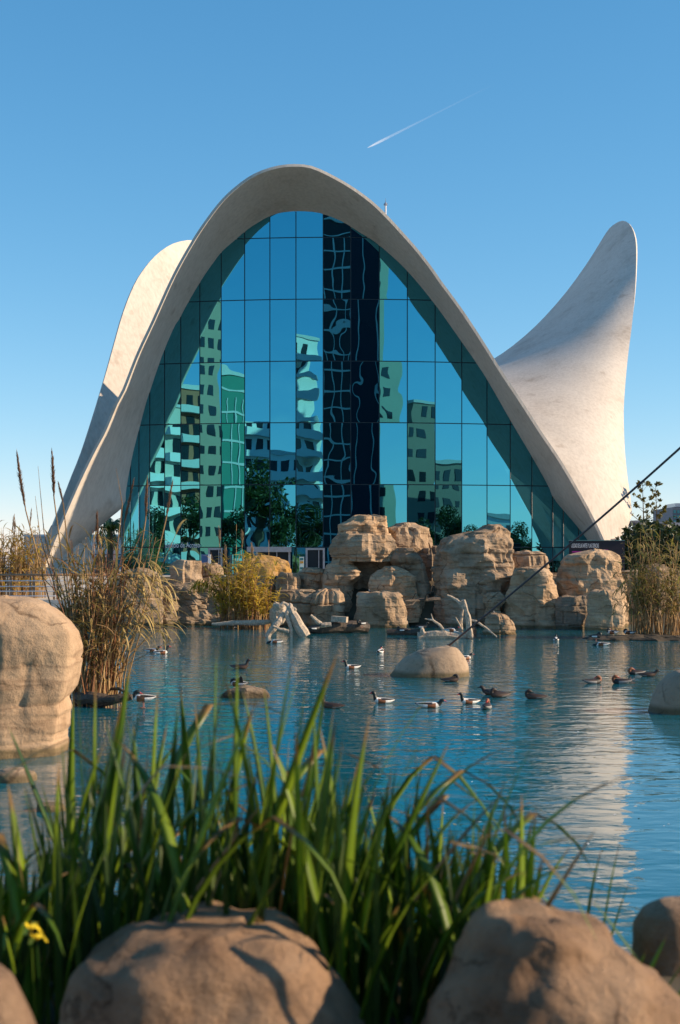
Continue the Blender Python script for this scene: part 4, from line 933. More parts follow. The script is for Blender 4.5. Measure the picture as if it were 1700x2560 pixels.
# ------------------------------------------------------------------ birds
def bm_(name, col, rough=0.6): return simple(name, col, rough, var=0.18, scale=40)
BM = dict(white=bm_('white_plumage', (0.72, 0.70, 0.66)), dark=bm_('green_black_plumage', (0.012, 0.016, 0.015), 0.4), chest=bm_('chestnut_plumage', (0.20, 0.065, 0.02)), black=bm_('black_plumage', (0.018, 0.016, 0.016)), bill=bm_('red_bill', (0.45, 0.03, 0.03), 0.4),
          brown=bm_('brown_plumage', (0.085, 0.045, 0.028)), dbrown=bm_('dark_brown_plumage', (0.035, 0.02, 0.014)), grey=bm_('grey_plumage', (0.24, 0.23, 0.22)), rufous=bm_('rufous_plumage', (0.22, 0.07, 0.025)), dbill=bm_('dark_bill', (0.03, 0.03, 0.035)), leg=bm_('pink_leg', (0.35, 0.14, 0.1)))
BODY = [(-.275,.095,.010,.006),(-.245,.085,.035,.018),(-.20,.072,.062,.036),(-.13,.058,.088,.06),(-.03,.05,.102,.078),(.06,.05,.098,.08),(.13,.062,.078,.072)]
HEADS = {
 'swim': [(.172,.10,.05,.052),(.188,.15,.036,.038),(.193,.19,.033,.035),(.203,.222,.039,.038),(.232,.238,.037,.036),(.258,.23,.024,.025),(.275,.222,.017,.013),(.30,.216,.018,.008),(.322,.213,.012,.005)],
 'rest': [(.165,.085,.055,.05),(.175,.12,.045,.045),(.165,.155,.042,.042),(.135,.178,.042,.038),(.10,.172,.036,.034),(.072,.158,.02,.02),(.05,.148,.016,.01),(.03,.142,.013,.006),(.015,.139,.008,.004)],
 'low':  [(.175,.085,.052,.052),(.205,.11,.04,.042),(.222,.14,.036,.037),(.238,.165,.039,.038),(.265,.175,.036,.034),(.29,.168,.023,.023),(.305,.16,.017,.012),(.328,.153,.017,.008),(.345,.15,.011,.005)],
 'feed': [(.175,.055,.052,.05),(.21,.052,.04,.04),(.24,.045,.035,.036),(.265,.036,.038,.037),(.295,.022,.036,.034),(.32,.005,.022,.022),(.335,-.005,.016,.012),(.352,-.015,.015,.008),(.37,-.025,.011,.005)],
 'preen': [(.165,.085,.055,.05),(.175,.115,.045,.045),(.16,.15,.042,.042),(.12,.165,.042,.038),(.08,.155,.036,.034),(.055,.14,.02,.02),(.04,.13,.016,.01),(.025,.12,.013,.006),(.012,.115,.008,.004)]}
def duck_mesh(kind, pose):
    st = BODY + HEADS[pose]; n = 16; vs = []; fs = []; mi = []
    names = {'shelduck': ['white','dark','chest','black','bill'], 'brown': ['brown','dbrown','grey','dbrown','dbill'], 'pochard': ['grey','rufous','black','dbrown','bill'], 'dark': ['black','dark','white','black','dbill'], 'pigeon': ['grey','grey','grey','black','dbill']}[kind]
    for i, (x, z, w, h) in enumerate(st):
        a = Vector((st[max(i-1,0)][0], 0, st[max(i-1,0)][1])); b = Vector((st[min(i+1,len(st)-1)][0], 0, st[min(i+1,len(st)-1)][1]))
        t = (b - a).normalized(); u = Vector((-t.z, 0, t.x))
        if i < 7: t = Vector((1,0,0)); u = Vector((0,0,1))
        if i == 7: u = Vector((-0.6, 0, 0.8))
        for k in range(n):
            th = 2*math.pi*k/n
            hh = h * (0.75 if math.sin(th) < 0 and i < 6 else 1)
            vs.append(Vector((x, 0, z)) + Vector((0, 1, 0)) * w * math.cos(th) + u * hh * math.sin(th))
    NB = len(BODY)
    for i in range(len(st) - 1):
        for k in range(n):
            fs.append((i*n+k, i*n+(k+1)%n, (i+1)*n+(k+1)%n, (i+1)*n+k)); thm = 2*math.pi*(k+.5)/n; s = math.sin(thm)
            if i >= len(st) - 4: m = 4
            elif i >= NB: m = 1
            elif kind == 'shelduck':
                if i == 0: m = 3
                elif i in (1,2,3,4) and 0.35 < s < 0.85: m = 3
                elif i in (4,) : m = 2 if s < 0.35 else 0
                elif i == 5: m = 2 if s < 0.6 else 0
                elif i == 1: m = 2 if s < -0.2 else 0
                else: m = 0
            elif kind == 'brown': m = 3 if (s > 0.5 or i == 0) else (2 if (i in (2,3) and s < 0.1 and s > -0.5) else 0)
            elif kind == 'pochard': m = 2 if i >= 5 else (3 if s > 0.45 or i == 0 else 0)
            elif kind == 'dark': m = 2 if (i in (3,4) and -0.2 < s < 0.4) else 0
            else: m = 0 if i > 1 else 3
            mi.append(m)
    c0 = len(vs); vs.append(Vector((st[0][0]-.004, 0, st[0][1]))); vs.append(Vector((st[-1][0]+.004 * (1 if pose in ('swim','low','feed') else -1), 0, st[-1][1])))
    e = (len(st)-1)*n
    for k in range(n):
        fs.append((c0, (k+1) % n, k)); mi.append(3); fs.append((c0+1, e+k, e+(k+1) % n)); mi.append(4)
    me = bpy.data.meshes.new('duck_body'); me.from_pydata([tuple(v) for v in vs], [], fs)
    for nm in names: me.materials.append(BM[nm])
    me.polygons.foreach_set('material_index', mi); me.polygons.foreach_set('use_smooth', [True]*len(fs)); me.update()
    return me
_dm = {}
legm = MB(); legm.tube([(0,0,0.07),(0.005,0,0.0),(0.0,0,-0.12)], [0.018,0.009,0.007], 6); legm.box((-0.02,-0.025,-0.13),(0.06,0.025,-0.118))
_leg = legm.build('leg', BM['leg']); leg_me = _leg.data; bpy.data.objects.remove(_leg)
wm = MB(); wm.add([(-.16,0,.0),(.09,0,.0),(.02,.01,.09),(-.12,.03,.2),(-.16,0.02,.12),(-.16,-.012,.0),(.09,-.012,.0),(.02,-.004,.09),(-.12,.014,.2),(-.16,0.006,.12)], [(0,1,2,3,4),(9,8,7,6,5),(0,5,6,1),(1,6,7,2),(2,7,8,3),(3,8,9,4),(4,9,5,0)])
def bird(px, py, ang, kind, pose, label, stand=False, scale=1.0, d=None, z=None, name=None, group=None):
    if d is None: d = wl_d(py)
    p = at(px, py, d)
    if z is not None: p.z = z
    key = (kind, pose)
    if key not in _dm: _dm[key] = duck_mesh(kind, pose)
    root = empty(name or ('pigeon' if kind == 'pigeon' else ('shelduck' if kind == 'shelduck' else 'duck')), p, R(ang))
    tag(root, label, 'pigeon' if kind == 'pigeon' else 'duck', group)
    _v = random.Random(int(px * 7 + py)); f_ = scale * 0.92 * _v.uniform(0.92, 1.06); root.scale = (f_, f_ * _v.uniform(0.94, 1.06), f_ * _v.uniform(0.94, 1.05)); root.rotation_euler = (_v.uniform(-.05, .05), _v.uniform(-.05, .05), R(ang + _v.uniform(-22, 22)))
    zo = (0.125 if stand else -0.012)
    inst('body', _dm[key], root, (0, 0, zo))
    if stand:
        inst('leg', leg_me, root, (-0.01, 0.035, zo), (0,0,0)); inst('leg', leg_me, root, (0.02, -0.035, zo), (0,0,0))
    if pose == 'preen' and kind == 'shelduck':
        o = wm.build('raised_wing', BM['black'], root); o.location = (0.0, 0.05, zo + 0.09); o.scale = (0.8, 1, 0.85)
    return root
bird(958,1758,180,'shelduck','swim','large shelduck facing left with raised green-black head, centre of the pond')
bird(1072,1769,0,'shelduck','low','shelduck facing right with lowered head near the pond centre')
bird(1174,1759,180,'shelduck','swim','shelduck facing left just right of the centre pair')
bird(1232,1737,180,'brown','low','brown duck with pointed tail behind its grey companion, facing left')
bird(1248,1743,175,'brown','rest','grey-flanked brown duck in front of its companion below the mound')
bird(1217,1772,80,'pochard','rest','red-headed pochard turned away below the pair of brown ducks')
bird(1337,1747,180,'brown','rest','lone brown duck with cocked tail right of the pond centre')
bird(1127,1704,0,'brown','rest','dark brown duck asleep below the pond mound')
bird(1482,1709,0,'pochard','rest','left one of two sleeping red-headed pochards right of the mound')
bird(1553,1709,170,'pochard','rest','right one of two sleeping red-headed pochards right of the mound')
bird(1590,1686,185,'pochard','rest','red-headed pochard close to a brown duck near the right edge')
bird(1619,1691,0,'brown','low','brown duck facing right beside a pochard near the right edge')
bird(1390,1602,100,'shelduck','low','small distant shelduck seen end-on below the tapering boulder')
bird(1506,1614,180,'shelduck','feed','white-tailed shelduck dabbling with its head down near the islet')
bird(1490,1601,0,'dark','rest','dark duck standing at the left end of the muddy islet', True, d=46.2, z=0.02)
bird(1531,1596,180,'shelduck','rest','left of two shelducks standing asleep on the muddy islet', True, d=48.0, z=0.05)
bird(1572,1596,180,'shelduck','rest','right of two shelducks standing asleep on the muddy islet', True, d=48.2, z=0.05)
bird(951,1632,60,'shelduck','rest','orange-breasted shelduck floating alone left of the pond mound')
bird(1161,1632,20,'shelduck','low','shelduck half hidden behind the right side of the pond mound', d=38.5, z=0)
bird(1126,1594,0,'shelduck','low','shelduck standing on the bleached fallen tree', True, d=47.6, z=0.16)
bird(1054,1578,0,'dark','swim','dark upright duck standing on the perch log', True, d=50.2, z=0.14)
bird(1004,1576,180,'dark','rest','dark duck sitting at the left end of the perch log', d=50.3, z=0.14)
bird(1114,1580,10,'dark','rest','dark duck sitting behind the fallen tree trunk', d=50, z=0.1)
bird(1139,1576,170,'dark','low','dark duck tucked behind the upright bare branch', d=50, z=0.1)
bird(379,1630,0,'shelduck','low','rear one of two shelducks swimming right beside the tall reeds')
bird(403,1635,0,'shelduck','swim','front one of two shelducks swimming right beside the tall reeds')
bird(600,1672,0,'brown','swim','small grey-brown duck facing right above the preening shelduck')
bird(597,1724,180,'shelduck','preen','shelduck preening with a raised wing on the dark stone', True, d=28.4, z=0.10)
bird(881,1672,180,'shelduck','swim','shelduck facing left between the preening bird and the mound')
bird(830,1770,165,'brown','swim','greyish duck behind a green leaf tip left of the large shelduck')
bird(360,1772,180,'shelduck','rest','shelduck standing asleep in the shallows by the tall reeds', True, z=0.02)
bird(690,1608,180,'shelduck','feed','shelduck dabbling in front of the driftwood tripod')
bird(500,1557,0,'pochard','low','red-headed duck swimming at the foot of the shaded ledge')
bird(435,1551,180,'dark','rest','dark duck at the foot of the shaded ledge near the reeds')
bird(590,1571,0,'dark','swim','black duck swimming in front of the golden reeds')
bird(608,1564,20,'pochard','rest','reddish duck resting under the golden reeds')
bird(640,1567,180,'brown','rest','brown duck resting right of the golden reed stems')
bird(725,1468,0,'shelduck','rest','shelduck resting on the speckled grey shore rock', d=57.3, z=1.63)
bird(786,1574,0,'dark','low','dark duck at the left end of the floating log', d=51)
bird(905,1560,200,'dark','rest','black duck perched on the right end of the floating log', True, d=51.6, z=0.2)
bird(925,1490,90,'pigeon','low','pigeon perched on the pedestal rock ledge', True, 0.55, d=55.6, z=at(925,1484,55.6).z)
bird(1234,1540,90,'pigeon','low','pigeon perched on the small dome at the waterline', True, 0.6, d=50.9, z=at(1234,1538,50.9).z)

# ------------------------------------------------------------------ railing, signs, things behind the shore
ra = empty('railing', at(0, 1500, 59)); tag(ra, 'low railing with wooden posts and pale rails at far left', 'railing'); RO = Vector(ra.location)
M['rail_wood'] = simple('orange_wood', (0.36, 0.20, 0.11), 0.7, var=0.2, scale=10)
M['rail_steel'] = simple('pale_rail', (0.68, 0.68, 0.70), 0.4)
d = 59.0
def rail(py, th, nm, mat):
    a, b_ = at(-40, py, d), at(318, py, d); mb = MB(); mb.tube([a - RO, b_ - RO], th, 8); mb.build(nm, M[mat], ra, smooth=True)
rail(1437, 0.045, 'handrail', 'rail_wood')
for py in (1452, 1466, 1478, 1490): rail(py, 0.022, 'rail', 'rail_steel')
for px in (-20, 18, 75, 134, 190, 246, 300):
    for dx in (0, 9):
        mb = MB(); a = at(px + dx, 1512, d); b_ = at(px + dx, 1438, d); mb.box((-0.035, -0.03, 0), (0.035, 0.03, b_.z - a.z)); o = mb.build('post', M['rail_wood'], ra); o.location = a - RO + Vector((0, 0.07, 0))
# walkway edge below the railing
wk = MB(); a = at(-60, 1500, 58.4); b_ = at(322, 1520, 58.4); wk.box((a.x, 58.6, -0.4), (b_.x, 62.0, at(0, 1500, 58.6).z)); o = wk.build('walkway', M['concrete']); tag(o, kind='structure')
# sign board
M['sign_dark'] = simple('sign_black', (0.012, 0.008, 0.018), 0.4); M['sign_pink'] = simple('sign_magenta', (0.42, 0.02, 0.26), 0.4); M['sign_teal'] = simple('sign_teal', (0.10, 0.22, 0.22), 0.4)
sg = empty('sign_board', at(1492, 1420, 62.5)); tag(sg, 'black sign board with white capital lettering behind the domed boulder', 'sign'); SO = Vector(sg.location)
def spart(nm, x0, x1, y0, y1, d, th, mat):
    mb = MB(); bbox_px(mb, x0, x1, y0, y1, d, th); return mk(nm, [Vector(v) - SO for v in mb.v], mb.f, M[mat], sg)
spart('board', 1423, 1562, 1352, 1430, 62.5, 0.12, 'sign_dark'); spart('stripe', 1430, 1475, 1378, 1381, 62.48, 0.018, 'sign_pink'); spart('stripe', 1476, 1520, 1374, 1376, 62.48, 0.018, 'sign_pink'); spart('top_edge', 1423, 1562, 1350.4, 1352, 62.46, 0.2, 'sign_teal')
text_mesh('lettering', 'CIUDAD DE LAS ARTES Y LAS CIENCIAS', at(1428, 1369, 62.46) - SO, 0.26, M['letter'], 0, sg, (at(1497, 0, 62.46) - at(1428, 0, 62.46)).x)
# entrance info panels
M['panel_white'] = simple('panel_white', (0.55, 0.68, 0.66), 0.5); M['panel_teal'] = simple('panel_teal', (0.02, 0.16, 0.19), 0.5); M['panel_orange'] = simple('panel_orange', (0.5, 0.26, 0.03), 0.5); M['panel_green'] = simple('panel_green', (0.04, 0.22, 0.05), 0.5); M['panel_blue'] = simple('panel_blue', (0.05, 0.12, 0.28), 0.5)
ip = empty('info_totem', at(754.5, 1446, 65.4)); tag(ip, 'tall narrow white panel with coloured squares beside the entrance door', 'sign'); IO = Vector(ip.location)
def ipart(root, O, nm, x0, x1, y0, y1, d, th, mat):
    mb = MB(); bbox_px(mb, x0, x1, y0, y1, d, th); return mk(nm, [Vector(v) - O for v in mb.v], mb.f, M[mat], root)
ipart(ip, IO, 'panel', 748.5, 760, 1392, 1446, 65.4, 0.06, 'panel_white')
for y0, mt in ((1395,'panel_teal'),(1403,'panel_orange'),(1418,'panel_teal'),(1426,'panel_green')): ipart(ip, IO, 'square', 750, 758.5, y0, y0 + 5.5, 65.385, 0.01, mt)
ip2 = empty('ticket_post', at(519, 1412, 64.8)); tag(ip2, 'small blue and white post in front of the left entrance door', 'post'); IO2 = Vector(ip2.location)
ipart(ip2, IO2, 'panel', 520, 527, 1386, 1446, 64.8, 0.1, 'white'); ipart(ip2, IO2, 'screen', 503, 519.6, 1386, 1446, 64.85, 0.2, 'panel_blue')

M['leaf_dark'] = leafmat('hedge_leaf', (0.012, 0.03, 0.008), (0.06, 0.09, 0.02), 0.5, 0.25)
M['leaf_mid'] = leafmat('tree_leaf', (0.02, 0.045, 0.01), (0.09, 0.12, 0.025), 0.5, 0.3)
M['leaf_olive'] = leafmat('sapling_leaf', (0.08, 0.08, 0.015), (0.20, 0.17, 0.03), 0.5, 0.35)
M['palm_leaf'] = leafmat('palm_leaf', (0.03, 0.07, 0.01), (0.20, 0.24, 0.03), 0.45, 0.3)
def leaf_cloud(mb, c, r, n, rn, size, mi=0):
    for k in range(n):
        v = Vector((rn.gauss(0, 1), rn.gauss(0, 1), rn.gauss(0, 1))).normalized() * (rn.random() ** 0.4)
        p = Vector((c[0] + v.x * r[0], c[1] + v.y * r[1], c[2] + v.z * r[2]))
        a = Vector((rn.gauss(0,1), rn.gauss(0,1), rn.gauss(0,1))).normalized(); b = a.cross(Vector((rn.gauss(0,1), rn.gauss(0,1), rn.gauss(0,1)))).normalized()
        s = size * rn.uniform(0.6, 1.3)
        mb.add([p - a*s, p + b*s*0.5, p + a*s, p - b*s*0.5], [(0,1,2,3)], mi)
def hedge(label, x0, x1, y0, y1, z0, z1, seed, n=2600, size=0.14):
    rn = random.Random(seed); root = empty('hedge', ((x0+x1)/2, (y0+y1)/2, z0)); tag(root, label, 'hedge'); O = Vector(root.location); mb = MB()
    for k in range(16):
        c = Vector((rn.uniform(x0, x1), rn.uniform(y0, y1), rn.uniform(z0 + 0.3, z1 - 0.4))) - O
        leaf_cloud(mb, c, ((x1-x0)*0.16, 0.8, (z1-z0)*0.34), n // 16, rn, size)
    tag(mb.build('foliage', M['leaf_dark'], root), kind='stuff')
    st = MB()
    for k in range(6):
        x = lerp(x0, x1, (k + .5) / 6) - O.x; st.tube([(x, 0, 0), (x + rn.uniform(-.2,.2), 0, (z1-z0)*0.6)], [0.05, 0.02], 5)
    tag(st.build('stems', M['bark'], root), kind='stuff')
hedge('dark evergreen hedge behind the straw reeds at the right edge', 13.0, 17.5, 64.0, 67.0, 1.8, 4.2, 201, 5200)
hedge('low dark shrubs beyond the kiosk on the far right', 15.8, 24, 76, 79, 1.8, 4.6, 202, 4200, 0.2)
# kiosk with dark dished roof
M['kiosk_roof'] = simple('slate_canvas', (0.10, 0.11, 0.14), 0.6)
kk = empty('kiosk', at(1592, 1400, 80)); tag(kk, 'small kiosk with dark curved roof right of the shell foot', 'kiosk'); KO = Vector(kk.location)
def ring_dome(cx, cy, z0, rx, hh, n=24, m=5):
    vs = []; fs = []
    for j in range(m + 1):
        a = math.pi / 2 * j / m
        for k in range(n): vs.append((cx + rx * math.cos(a) * math.cos(2*math.pi*k/n), cy + rx * math.cos(a) * math.sin(2*math.pi*k/n), z0 + hh * math.sin(a)))
    for j in range(m):
        for k in range(n): fs.append((j*n+k, j*n+(k+1)%n, (j+1)*n+(k+1)%n, (j+1)*n+k))
    return vs, fs
c = at(1592, 1314, 80); vs, fs_ = ring_dome(0, 0, 0, 0.82, 0.3); mk('roof', [Vector(v) + c - KO for v in vs], fs_, M['kiosk_roof'], kk, True)
for dx in (-0.5, -0.15, 0.2, 0.5):
    mb = MB(); mb.box((-0.03, -0.03, 0), (0.03, 0.03, c.z - KO.z)); o = mb.build('post', M['dark'], kk); o.location = (c.x - KO.x + dx, 0, 0)
mb = MB(); mb.box((-0.45, -0.3, 0), (0.5, 0.3, c.z - KO.z - 0.35)); o = mb.build('booth', M['kiosk_roof'], kk); o.location = (c.x - KO.x, 0.4, 0)
c = at(1672, 1318, 90)
pr = empty('parasol', (c.x, 90, 1.9)); tag(pr, 'grey domed canopy half hidden by the hedge at the right edge', 'canopy'); vs, fs_ = ring_dome(0, 0, c.z - 1.9, 1.3, 0.35); mk('canopy', vs, fs_, M['kiosk_roof'], pr, True); mb = MB(); mb.tube([(0,0,0),(0,0,c.z-1.9)], 0.05, 6); mb.build('pole', M['dark'], pr)
# young sparse trees against the sky
def sapling(label, px, py_top, d, seed, spread, nb=26):
    rn = random.Random(seed); base = at(px, 1400, d); base.z = 1.9; top = at(px, py_top, d); root = empty('sapling', base); tag(root, label, 'tree')
    hh = top.z - base.z; tr = MB(); tr.tube([(0,0,0),(0.05,0,hh*0.5),(-0.02,0,hh)], [0.06,0.035,0.008], 6); lf = MB()
    for k in range(nb):
        t = rn.uniform(0.42, 1.0); az = rn.uniform(0, 6.28); L = spread * rn.uniform(0.4, 1.0) * (1.25 - t); p0 = Vector((0.03*(1-t), 0, hh*t)); p1 = p0 + Vector((math.cos(az)*L, math.sin(az)*L, L*rn.uniform(0.4, 0.9)))
        tr.tube([p0, p1], [0.012, 0.004], 4); 
        for q in range(rn.randint(1, 3)):
            leaf_cloud(lf, p0.lerp(p1, rn.uniform(0.6, 1.0)), (0.1, 0.1, 0.1), 9, rn, 0.085)
    tr.build('trunk', M['bark'], root); tag(lf.build('crown', M['leaf_olive'], root), kind='stuff')
sapling('taller slender young tree with sparse leaves right of the shell', 1607, 1200, 70, 211, 1.3)
sapling('shorter slender young tree with sparse leaves near the right edge', 1640, 1208, 71, 212, 0.9, 22)
# palm seen under the left leg
pm = empty('palm_tree', at(228+46, 1440, 96)); pm.location.z = 1.9; tag(pm, 'small palm tree seen through the opening beside the left leg', 'palm tree'); rn = random.Random(221)
hh = at(0, 1322, 96).z - 1.9; tr = MB(); tr.tube([(0,0,0),(0.05,0,hh*0.5),(0,0,hh)], [0.22,0.2,0.16], 8); tr.build('trunk', M['bark'], pm); fr = MB()
for k in range(26):
    az = rn.uniform(0, 6.28); el = rn.uniform(0.0, 1.35); p = Vector((0,0,hh)); st = 0.22
    for q in range(9):
        dirv = Vector((math.cos(az)*math.cos(el), math.sin(az)*math.cos(el), math.sin(el))); p2 = p + dirv*st; sd = Vector((-math.sin(az), math.cos(az), 0))
        for sgn in (-1, 1):
            tip = p2 + sd*sgn*0.28 + dirv*0.2 - Vector((0,0,0.25)); fr.add([p, p2, tip], [(0,1,2)])
        p = p2; el -= 0.24
tag(fr.build('crown', M['palm_leaf'], pm), kind='stuff')
mb = MB(); 
wb = empty('white_pavilion', at(280, 1420, 112)); tag(wb, 'low white pavilion behind the left leg of the shell', 'building'); WO = Vector(wb.location)
for nm, x0, x1, y0, y1, dd, th, mt in (('wall', 60, 330, 1342, 1450, 112, 6, 'white'), ('roof', 56, 334, 1336, 1341.5, 111.5, 7, 'white')):
    ipart(wb, WO, nm, x0, x1, y0, y1, dd, th, mt)
for x0 in (90, 130, 170, 210, 250, 290): ipart(wb, WO, 'window', x0, x0 + 26, 1392, 1420, 111.96, 0.03, 'panel_teal')
ipart(wb, WO, 'beam', 62, 328, 1385, 1387, 111.9, 0.08, 'kiosk_roof')
rock('garden_rock', 'dark rounded rock seen through the opening under the left leg', [(1392,235,262),(1402,225,280),(1420,215,292),(1450,212,296)], 74, 0.8, 92, 'rock_dark', n_sq=2.3, strata=0.02)
eb = empty('side_panel', at(315, 1440, 70.6)); tag(eb, 'pale vertical pylon panel at the left end of the glass wall', 'panel'); EO = Vector(eb.location)
v = [at(304,1262,71.0), at(324,1282,71.4), at(324,1445,71.4), at(304,1445,71.0)]; v2 = [p + Vector((0, 0.25, 0)) for p in v]
mk('panel', [p - EO for p in v + v2], [(0,3,2,1),(4,5,6,7),(0,1,5,4),(1,2,6,5),(2,3,7,6),(3,0,4,7)], M['concrete'], eb)
ipart(eb, EO, 'edge_trim', 302, 304.5, 1258, 1445, 70.9, 0.3, 'alu')
hb = empty('hotel_block', at(1706, 1400, 190)); tag(hb, 'distant grey office block at the right edge of the frame', 'building'); HO = Vector(hb.location)
ipart(hb, HO, 'wall', 1682, 1790, 1268, 1420, 190, 12, 'kiosk_roof'); ipart(hb, HO, 'roof_box', 1688, 1760, 1258, 1267, 192, 6, 'alu')
for r_ in range(5):
    for c_ in range(4): ipart(hb, HO, 'window', 1684 + c_*9, 1690 + c_*9, 1275 + r_*13, 1283 + r_*13, 189.9, 0.05, 'panel_teal')

# ------------------------------------------------------------------ contrail
def contrail():
    m, nt, n, l, b = newmat('contrail_ice'); n.remove(b)
    tc = n.new('ShaderNodeTexCoord'); sp = n.new('ShaderNodeSeparateXYZ'); l.new(tc.outputs['Generated'], sp.inputs[0])
    r = ramp(n, [(0.0, (0.2, 0.2, 0.2)), (0.15, (0.05, 0.05, 0.05)), (0.4, (0.018, 0.018, 0.018)), (1.0, (0.0, 0.0, 0.0))]); l.new(sp.outputs[0], r.inputs[0])
    df = n.new('ShaderNodeBsdfDiffuse'); df.inputs[0].default_value = (0.95, 0.95, 0.97, 1); tr = n.new('ShaderNodeBsdfTransparent'); mx = n.new('ShaderNodeMixShader')
    l.new(r.outputs[0], mx.inputs[0]); l.new(tr.outputs[0], mx.inputs[1]); l.new(df.outputs[0], mx.inputs[2]); l.new(mx.outputs[0], n['Material Output'].inputs['Surface'])
    return m
a = at(919, 369.5, 6000); b_ = at(1240, 208, 7200); mb = MB(); pts = [a.lerp(b_, t) - a for t in (0, .03, .08, .15, .3, .5, .75, 1)]
mb.tube(pts, [1, 4.0, 6.0, 6.0, 5, 4, 4, 4], 10); o = mb.build('contrail', contrail(), smooth=True); o.location = a; tag(o, 'thin white aircraft contrail slanting across the blue sky', 'contrail')

# ------------------------------------------------------------------ the town behind the camera (seen mirrored in the glass)
def col_dir(i):
    A, B = fac[i], fac[i+1]; d_ = (B - A).normalized(); nr = Vector((d_.y, -d_.x, 0)); m_ = (A + B) / 2
    v = Vector((m_.x, m_.y, 0)).normalized(); r = v - 2 * v.dot(nr) * nr
    return m_, r
bm = {k: simple('facade_' + k, c, 0.7, 0.06, 0.3) for k, c in dict(cream=(0.62,0.58,0.5), terracotta=(0.40,0.15,0.08), tan=(0.36,0.30,0.23), green=(0.03,0.22,0.17), white=(0.78,0.78,0.76), dark=(0.02,0.022,0.03), sage=(0.30,0.36,0.30), brown=(0.26,0.21,0.16), navy=(0.008,0.01,0.03)).items()}
bm['win'] = simple('dark_window', (0.02, 0.03, 0.04), 0.15)
bm['line'] = simple('pale_band', (0.55, 0.58, 0.58), 0.6)
def block(name, label, col, L, pytop, width, wall, style, floor=3.1, shift=0.0, depth_=6, turn=R(-48)):
    m_, r = col_dir(col); side = Vector((-r.y, r.x, 0))
    path = m_.length + L; ztopb = H + (HZ - pytop) / F * path
    p = m_ + r * L + side * shift; rz = math.atan2(r.y, r.x) - math.pi / 2 + turn      # local +y points away from the glass
    root = empty(name, (p.x, p.y, 1.0), rz); tag(root, label, 'building'); hh = ztopb - 1.0
    mb = MB(); mb.box((-width/2, 0, 0), (width/2, depth_, hh)); mb.build('wall', bm[wall], root)
    mb = MB(); mb.box((-width/2 - .2, -.2, 0), (width/2 + .2, depth_ + .2, 0.5)); o = mb.build('roof', bm['line' if wall not in ('dark','navy') else 'dark'], root); o.location = (0, 0, hh)
    nf = int(hh / floor)
    wme = None; bme = None
    for f in range(nf):
        z = f * floor + 1.0
        if style == 'balcony':
            if bme is None:
                mb = MB(); mb.box((-width/2 + .4, -1.1, 0), (width/2 - .4, 0, 1.05)); o = mb.build('balcony', bm['white' if wall != 'terracotta' else 'line'], root); bme = o.data
            else: o = inst('balcony', bme, root)
            o.location = (0, -0.003, z)
        if style in ('balcony', 'window'):
            step = 2.4; n = int((width - 1.4) / step)
            for k in range(n):
                if wme is None:
                    mb = MB(); mb.box((-.7, -.05, 0), (.7, .02, 1.5)); o = mb.build('window', bm['win'], root); wme = o.data
                else: o = inst('window', wme, root)
                o.location = ((k - (n-1)/2) * step, 0, z + (1.2 if style == 'balcony' else 0.6))
        if style == 'bands':
            if bme is None:
                mb = MB(); mb.box((-width/2 - .05, -.12, 0), (width/2 + .05, 0, 0.28)); o = mb.build('band', bm['line'], root); bme = o.data
            else: o = inst('band', bme, root)
            o.location = (0, 0, z)
    if style in ('bands', 'fins'):
        for k in range(int(width / 1.6)):
            if style == 'fins' and k % 2: continue
            mb = MB()
            if wme is None:
                mb.box((-.09, -.1, 0), (.09, 0.0, hh * 0.86)); o = mb.build('fin', bm['line'], root); wme = o.data
            else: o = inst('fin', wme, root)
            o.location = (-width/2 + .8 + k * 1.6, -0.03, 0)
    return root
block('apartment_block', 'cream balconied apartment block reflected near the left glass edge', 3, 110, 1085, 8, 'cream', 'balcony')
block('apartment_block', 'cream corner apartment block mirrored left of the red-brick one', 4, 112, 1012, 8, 'cream', 'balcony')
block('apartment_block', 'red-brick balconied apartment block mirrored in the left glass', 5, 118, 985, 9, 'terracotta', 'balcony')
block('apartment_tower', 'tan windowed tower mirrored left of the green block', 6, 150, 770, 9, 'tan', 'window')
block('office_block', 'green glass office block mirrored in the lower left panes', 7, 120, 948, 7.5, 'green', 'bands')
block('apartment_block', 'low white block mirrored right of the green office block', 8, 150, 1048, 9, 'white', 'balcony')
block('apartment_block', 'lowest white block mirrored above dark trees', 9, 150, 1136, 9, 'white', 'balcony')
block('apartment_tower', 'tall white balconied tower mirrored in the middle of the glass', 10, 150, 838, 8, 'white', 'balcony', shift=-0.6)
block('office_tower', 'dark lattice-fronted tower mirrored right of the white tower', 11, 160, 450, 9.5, 'dark', 'bands', turn=R(5), depth_=8)
block('office_tower', 'plain near-black tower mirrored in the centre right panes', 12, 160, 420, 10, 'navy', 'fins', turn=R(5), depth_=8)
block('apartment_tower', 'sage-green tower mirrored right of the near-black tower', 13, 150, 560, 8, 'sage', 'window', shift=-3.4)
block('apartment_block', 'brown apartment block mirrored in the right-hand panes', 14, 150, 1005, 8, 'brown', 'window', shift=0.5)
block('apartment_block', 'low brown block mirrored beside trees in the right panes', 15, 150, 1152, 9, 'brown', 'window')
block('apartment_block', 'small white pavilion block mirrored near the right glass edge', 17, 140, 1300, 14, 'white', 'window')
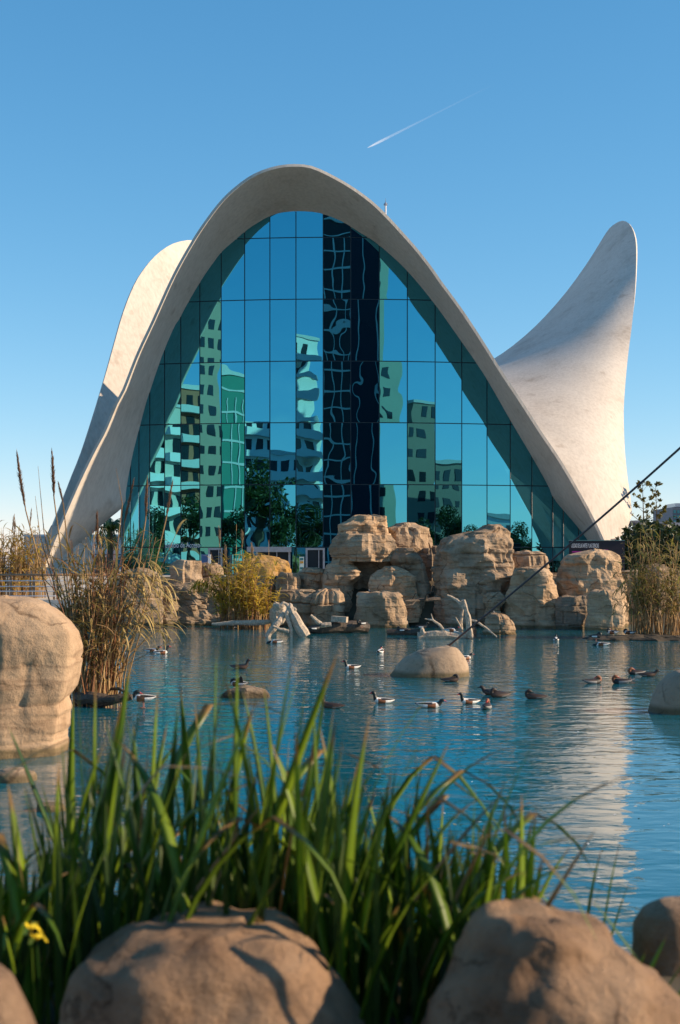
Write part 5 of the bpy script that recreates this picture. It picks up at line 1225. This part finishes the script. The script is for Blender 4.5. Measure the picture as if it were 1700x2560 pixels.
def tree_mesh(seed, h=9.0, r=3.2):
    rn = random.Random(seed); tr = MB(); lf = MB(); tr.tube([(0,0,0),(0.1,0.05,h*.25),(0,0.1,h*.5),(0.1,0,h*.8)], [0.28,0.2,0.15,0.05], 8)
    for k in range(11):
        az = k * 2.4 + rn.uniform(-.3,.3); z0 = h * rn.uniform(0.28, 0.6); L = r * rn.uniform(0.5, 0.95); p0 = Vector((0, 0, z0)); p1 = Vector((math.cos(az)*L, math.sin(az)*L, z0 + L * rn.uniform(0.3, 0.9)))
        tr.tube([p0, p0.lerp(p1, .5) + Vector((0,0,-.1)), p1], [0.1, 0.06, 0.02], 6)
        leaf_cloud(lf, p1, (r*.38, r*.38, h*.13), 330, rn, 0.2)
    leaf_cloud(lf, (0, 0, h*.82), (r*.5, r*.5, h*.2), 600, rn, 0.2)
    a = tr.build('trunk', M['bark']); b = lf.build('crown', M['leaf_mid']); ma, mb_ = a.data, b.data; bpy.data.objects.remove(a); bpy.data.objects.remove(b)
    return ma, mb_
TM = [tree_mesh(301), tree_mesh(302, 8, 3.6)]
def tree(label, loc, s, which, rz=0, group=None):
    root = empty('park_tree', loc, rz); root.scale = (s, s, s); tag(root, label, 'tree', group); inst('trunk', TM[which][0], root); c = inst('crown', TM[which][1], root); tag(c, kind='stuff'); return root
TG = 'park trees mirrored in the glass'
names = {3:'tree mirrored at the foot of the left cream block',5:'tree mirrored before the red-brick block',7:'tree mirrored under the green office block',8:'broad dark tree mirrored under the low white block',9:'dark tree mirrored under the lowest white block',10:'tree mirrored at the foot of the white tower',14:'tree mirrored under the brown apartment block',15:'green tree mirrored beside the low brown block',16:'small tree mirrored in a sky-filled right pane',18:'low tree mirrored behind the right shell leg',20:'tree mirrored at the far right end of the glass'}
TH = {3:1240,5:1215,7:1250,8:1150,9:1165,10:1265,14:1280,15:1262,16:1310,18:1300,20:1290}
for c_, lab in names.items():
    m_, r = col_dir(c_); L = 84 + 9 * (c_ % 3); p = m_ + r * L; h = H + (HZ - TH[c_]) / F * (m_.length + L) - 1.1
    tree(lab, (p.x, p.y, 1.1), h / 9.2, c_ % 2, c_ * 1.3, TG)

# ------------------------------------------------------------------ leaves and feathers drifting on the water
rn = random.Random(401); mb = MB()
for k in range(420):
    py = rn.uniform(1580, 2250); dd = wl_d(py); px = rn.uniform(60, 1690)
    if rn.random() < 0.5: py = rn.uniform(1575, 1640); dd = wl_d(py)
    p = at(px, py, dd); p.z = 0.004; a = rn.uniform(0, 6.28); s_ = rn.uniform(0.012, 0.035)
    u = Vector((math.cos(a), math.sin(a), rn.uniform(-.1, .25))) * s_; v = Vector((-math.sin(a), math.cos(a), 0)) * s_ * rn.uniform(0.3, 0.6)
    mb.add([p - u, p + v, p + u, p - v], [(0, 1, 2, 3)], 0 if rn.random() < 0.6 else 1)
o = mb.build('floating_debris', [M['reed_leaf'], BM['white']]); tag(o, 'dry leaf scraps and feathers floating on the pond', 'debris', kind='stuff')
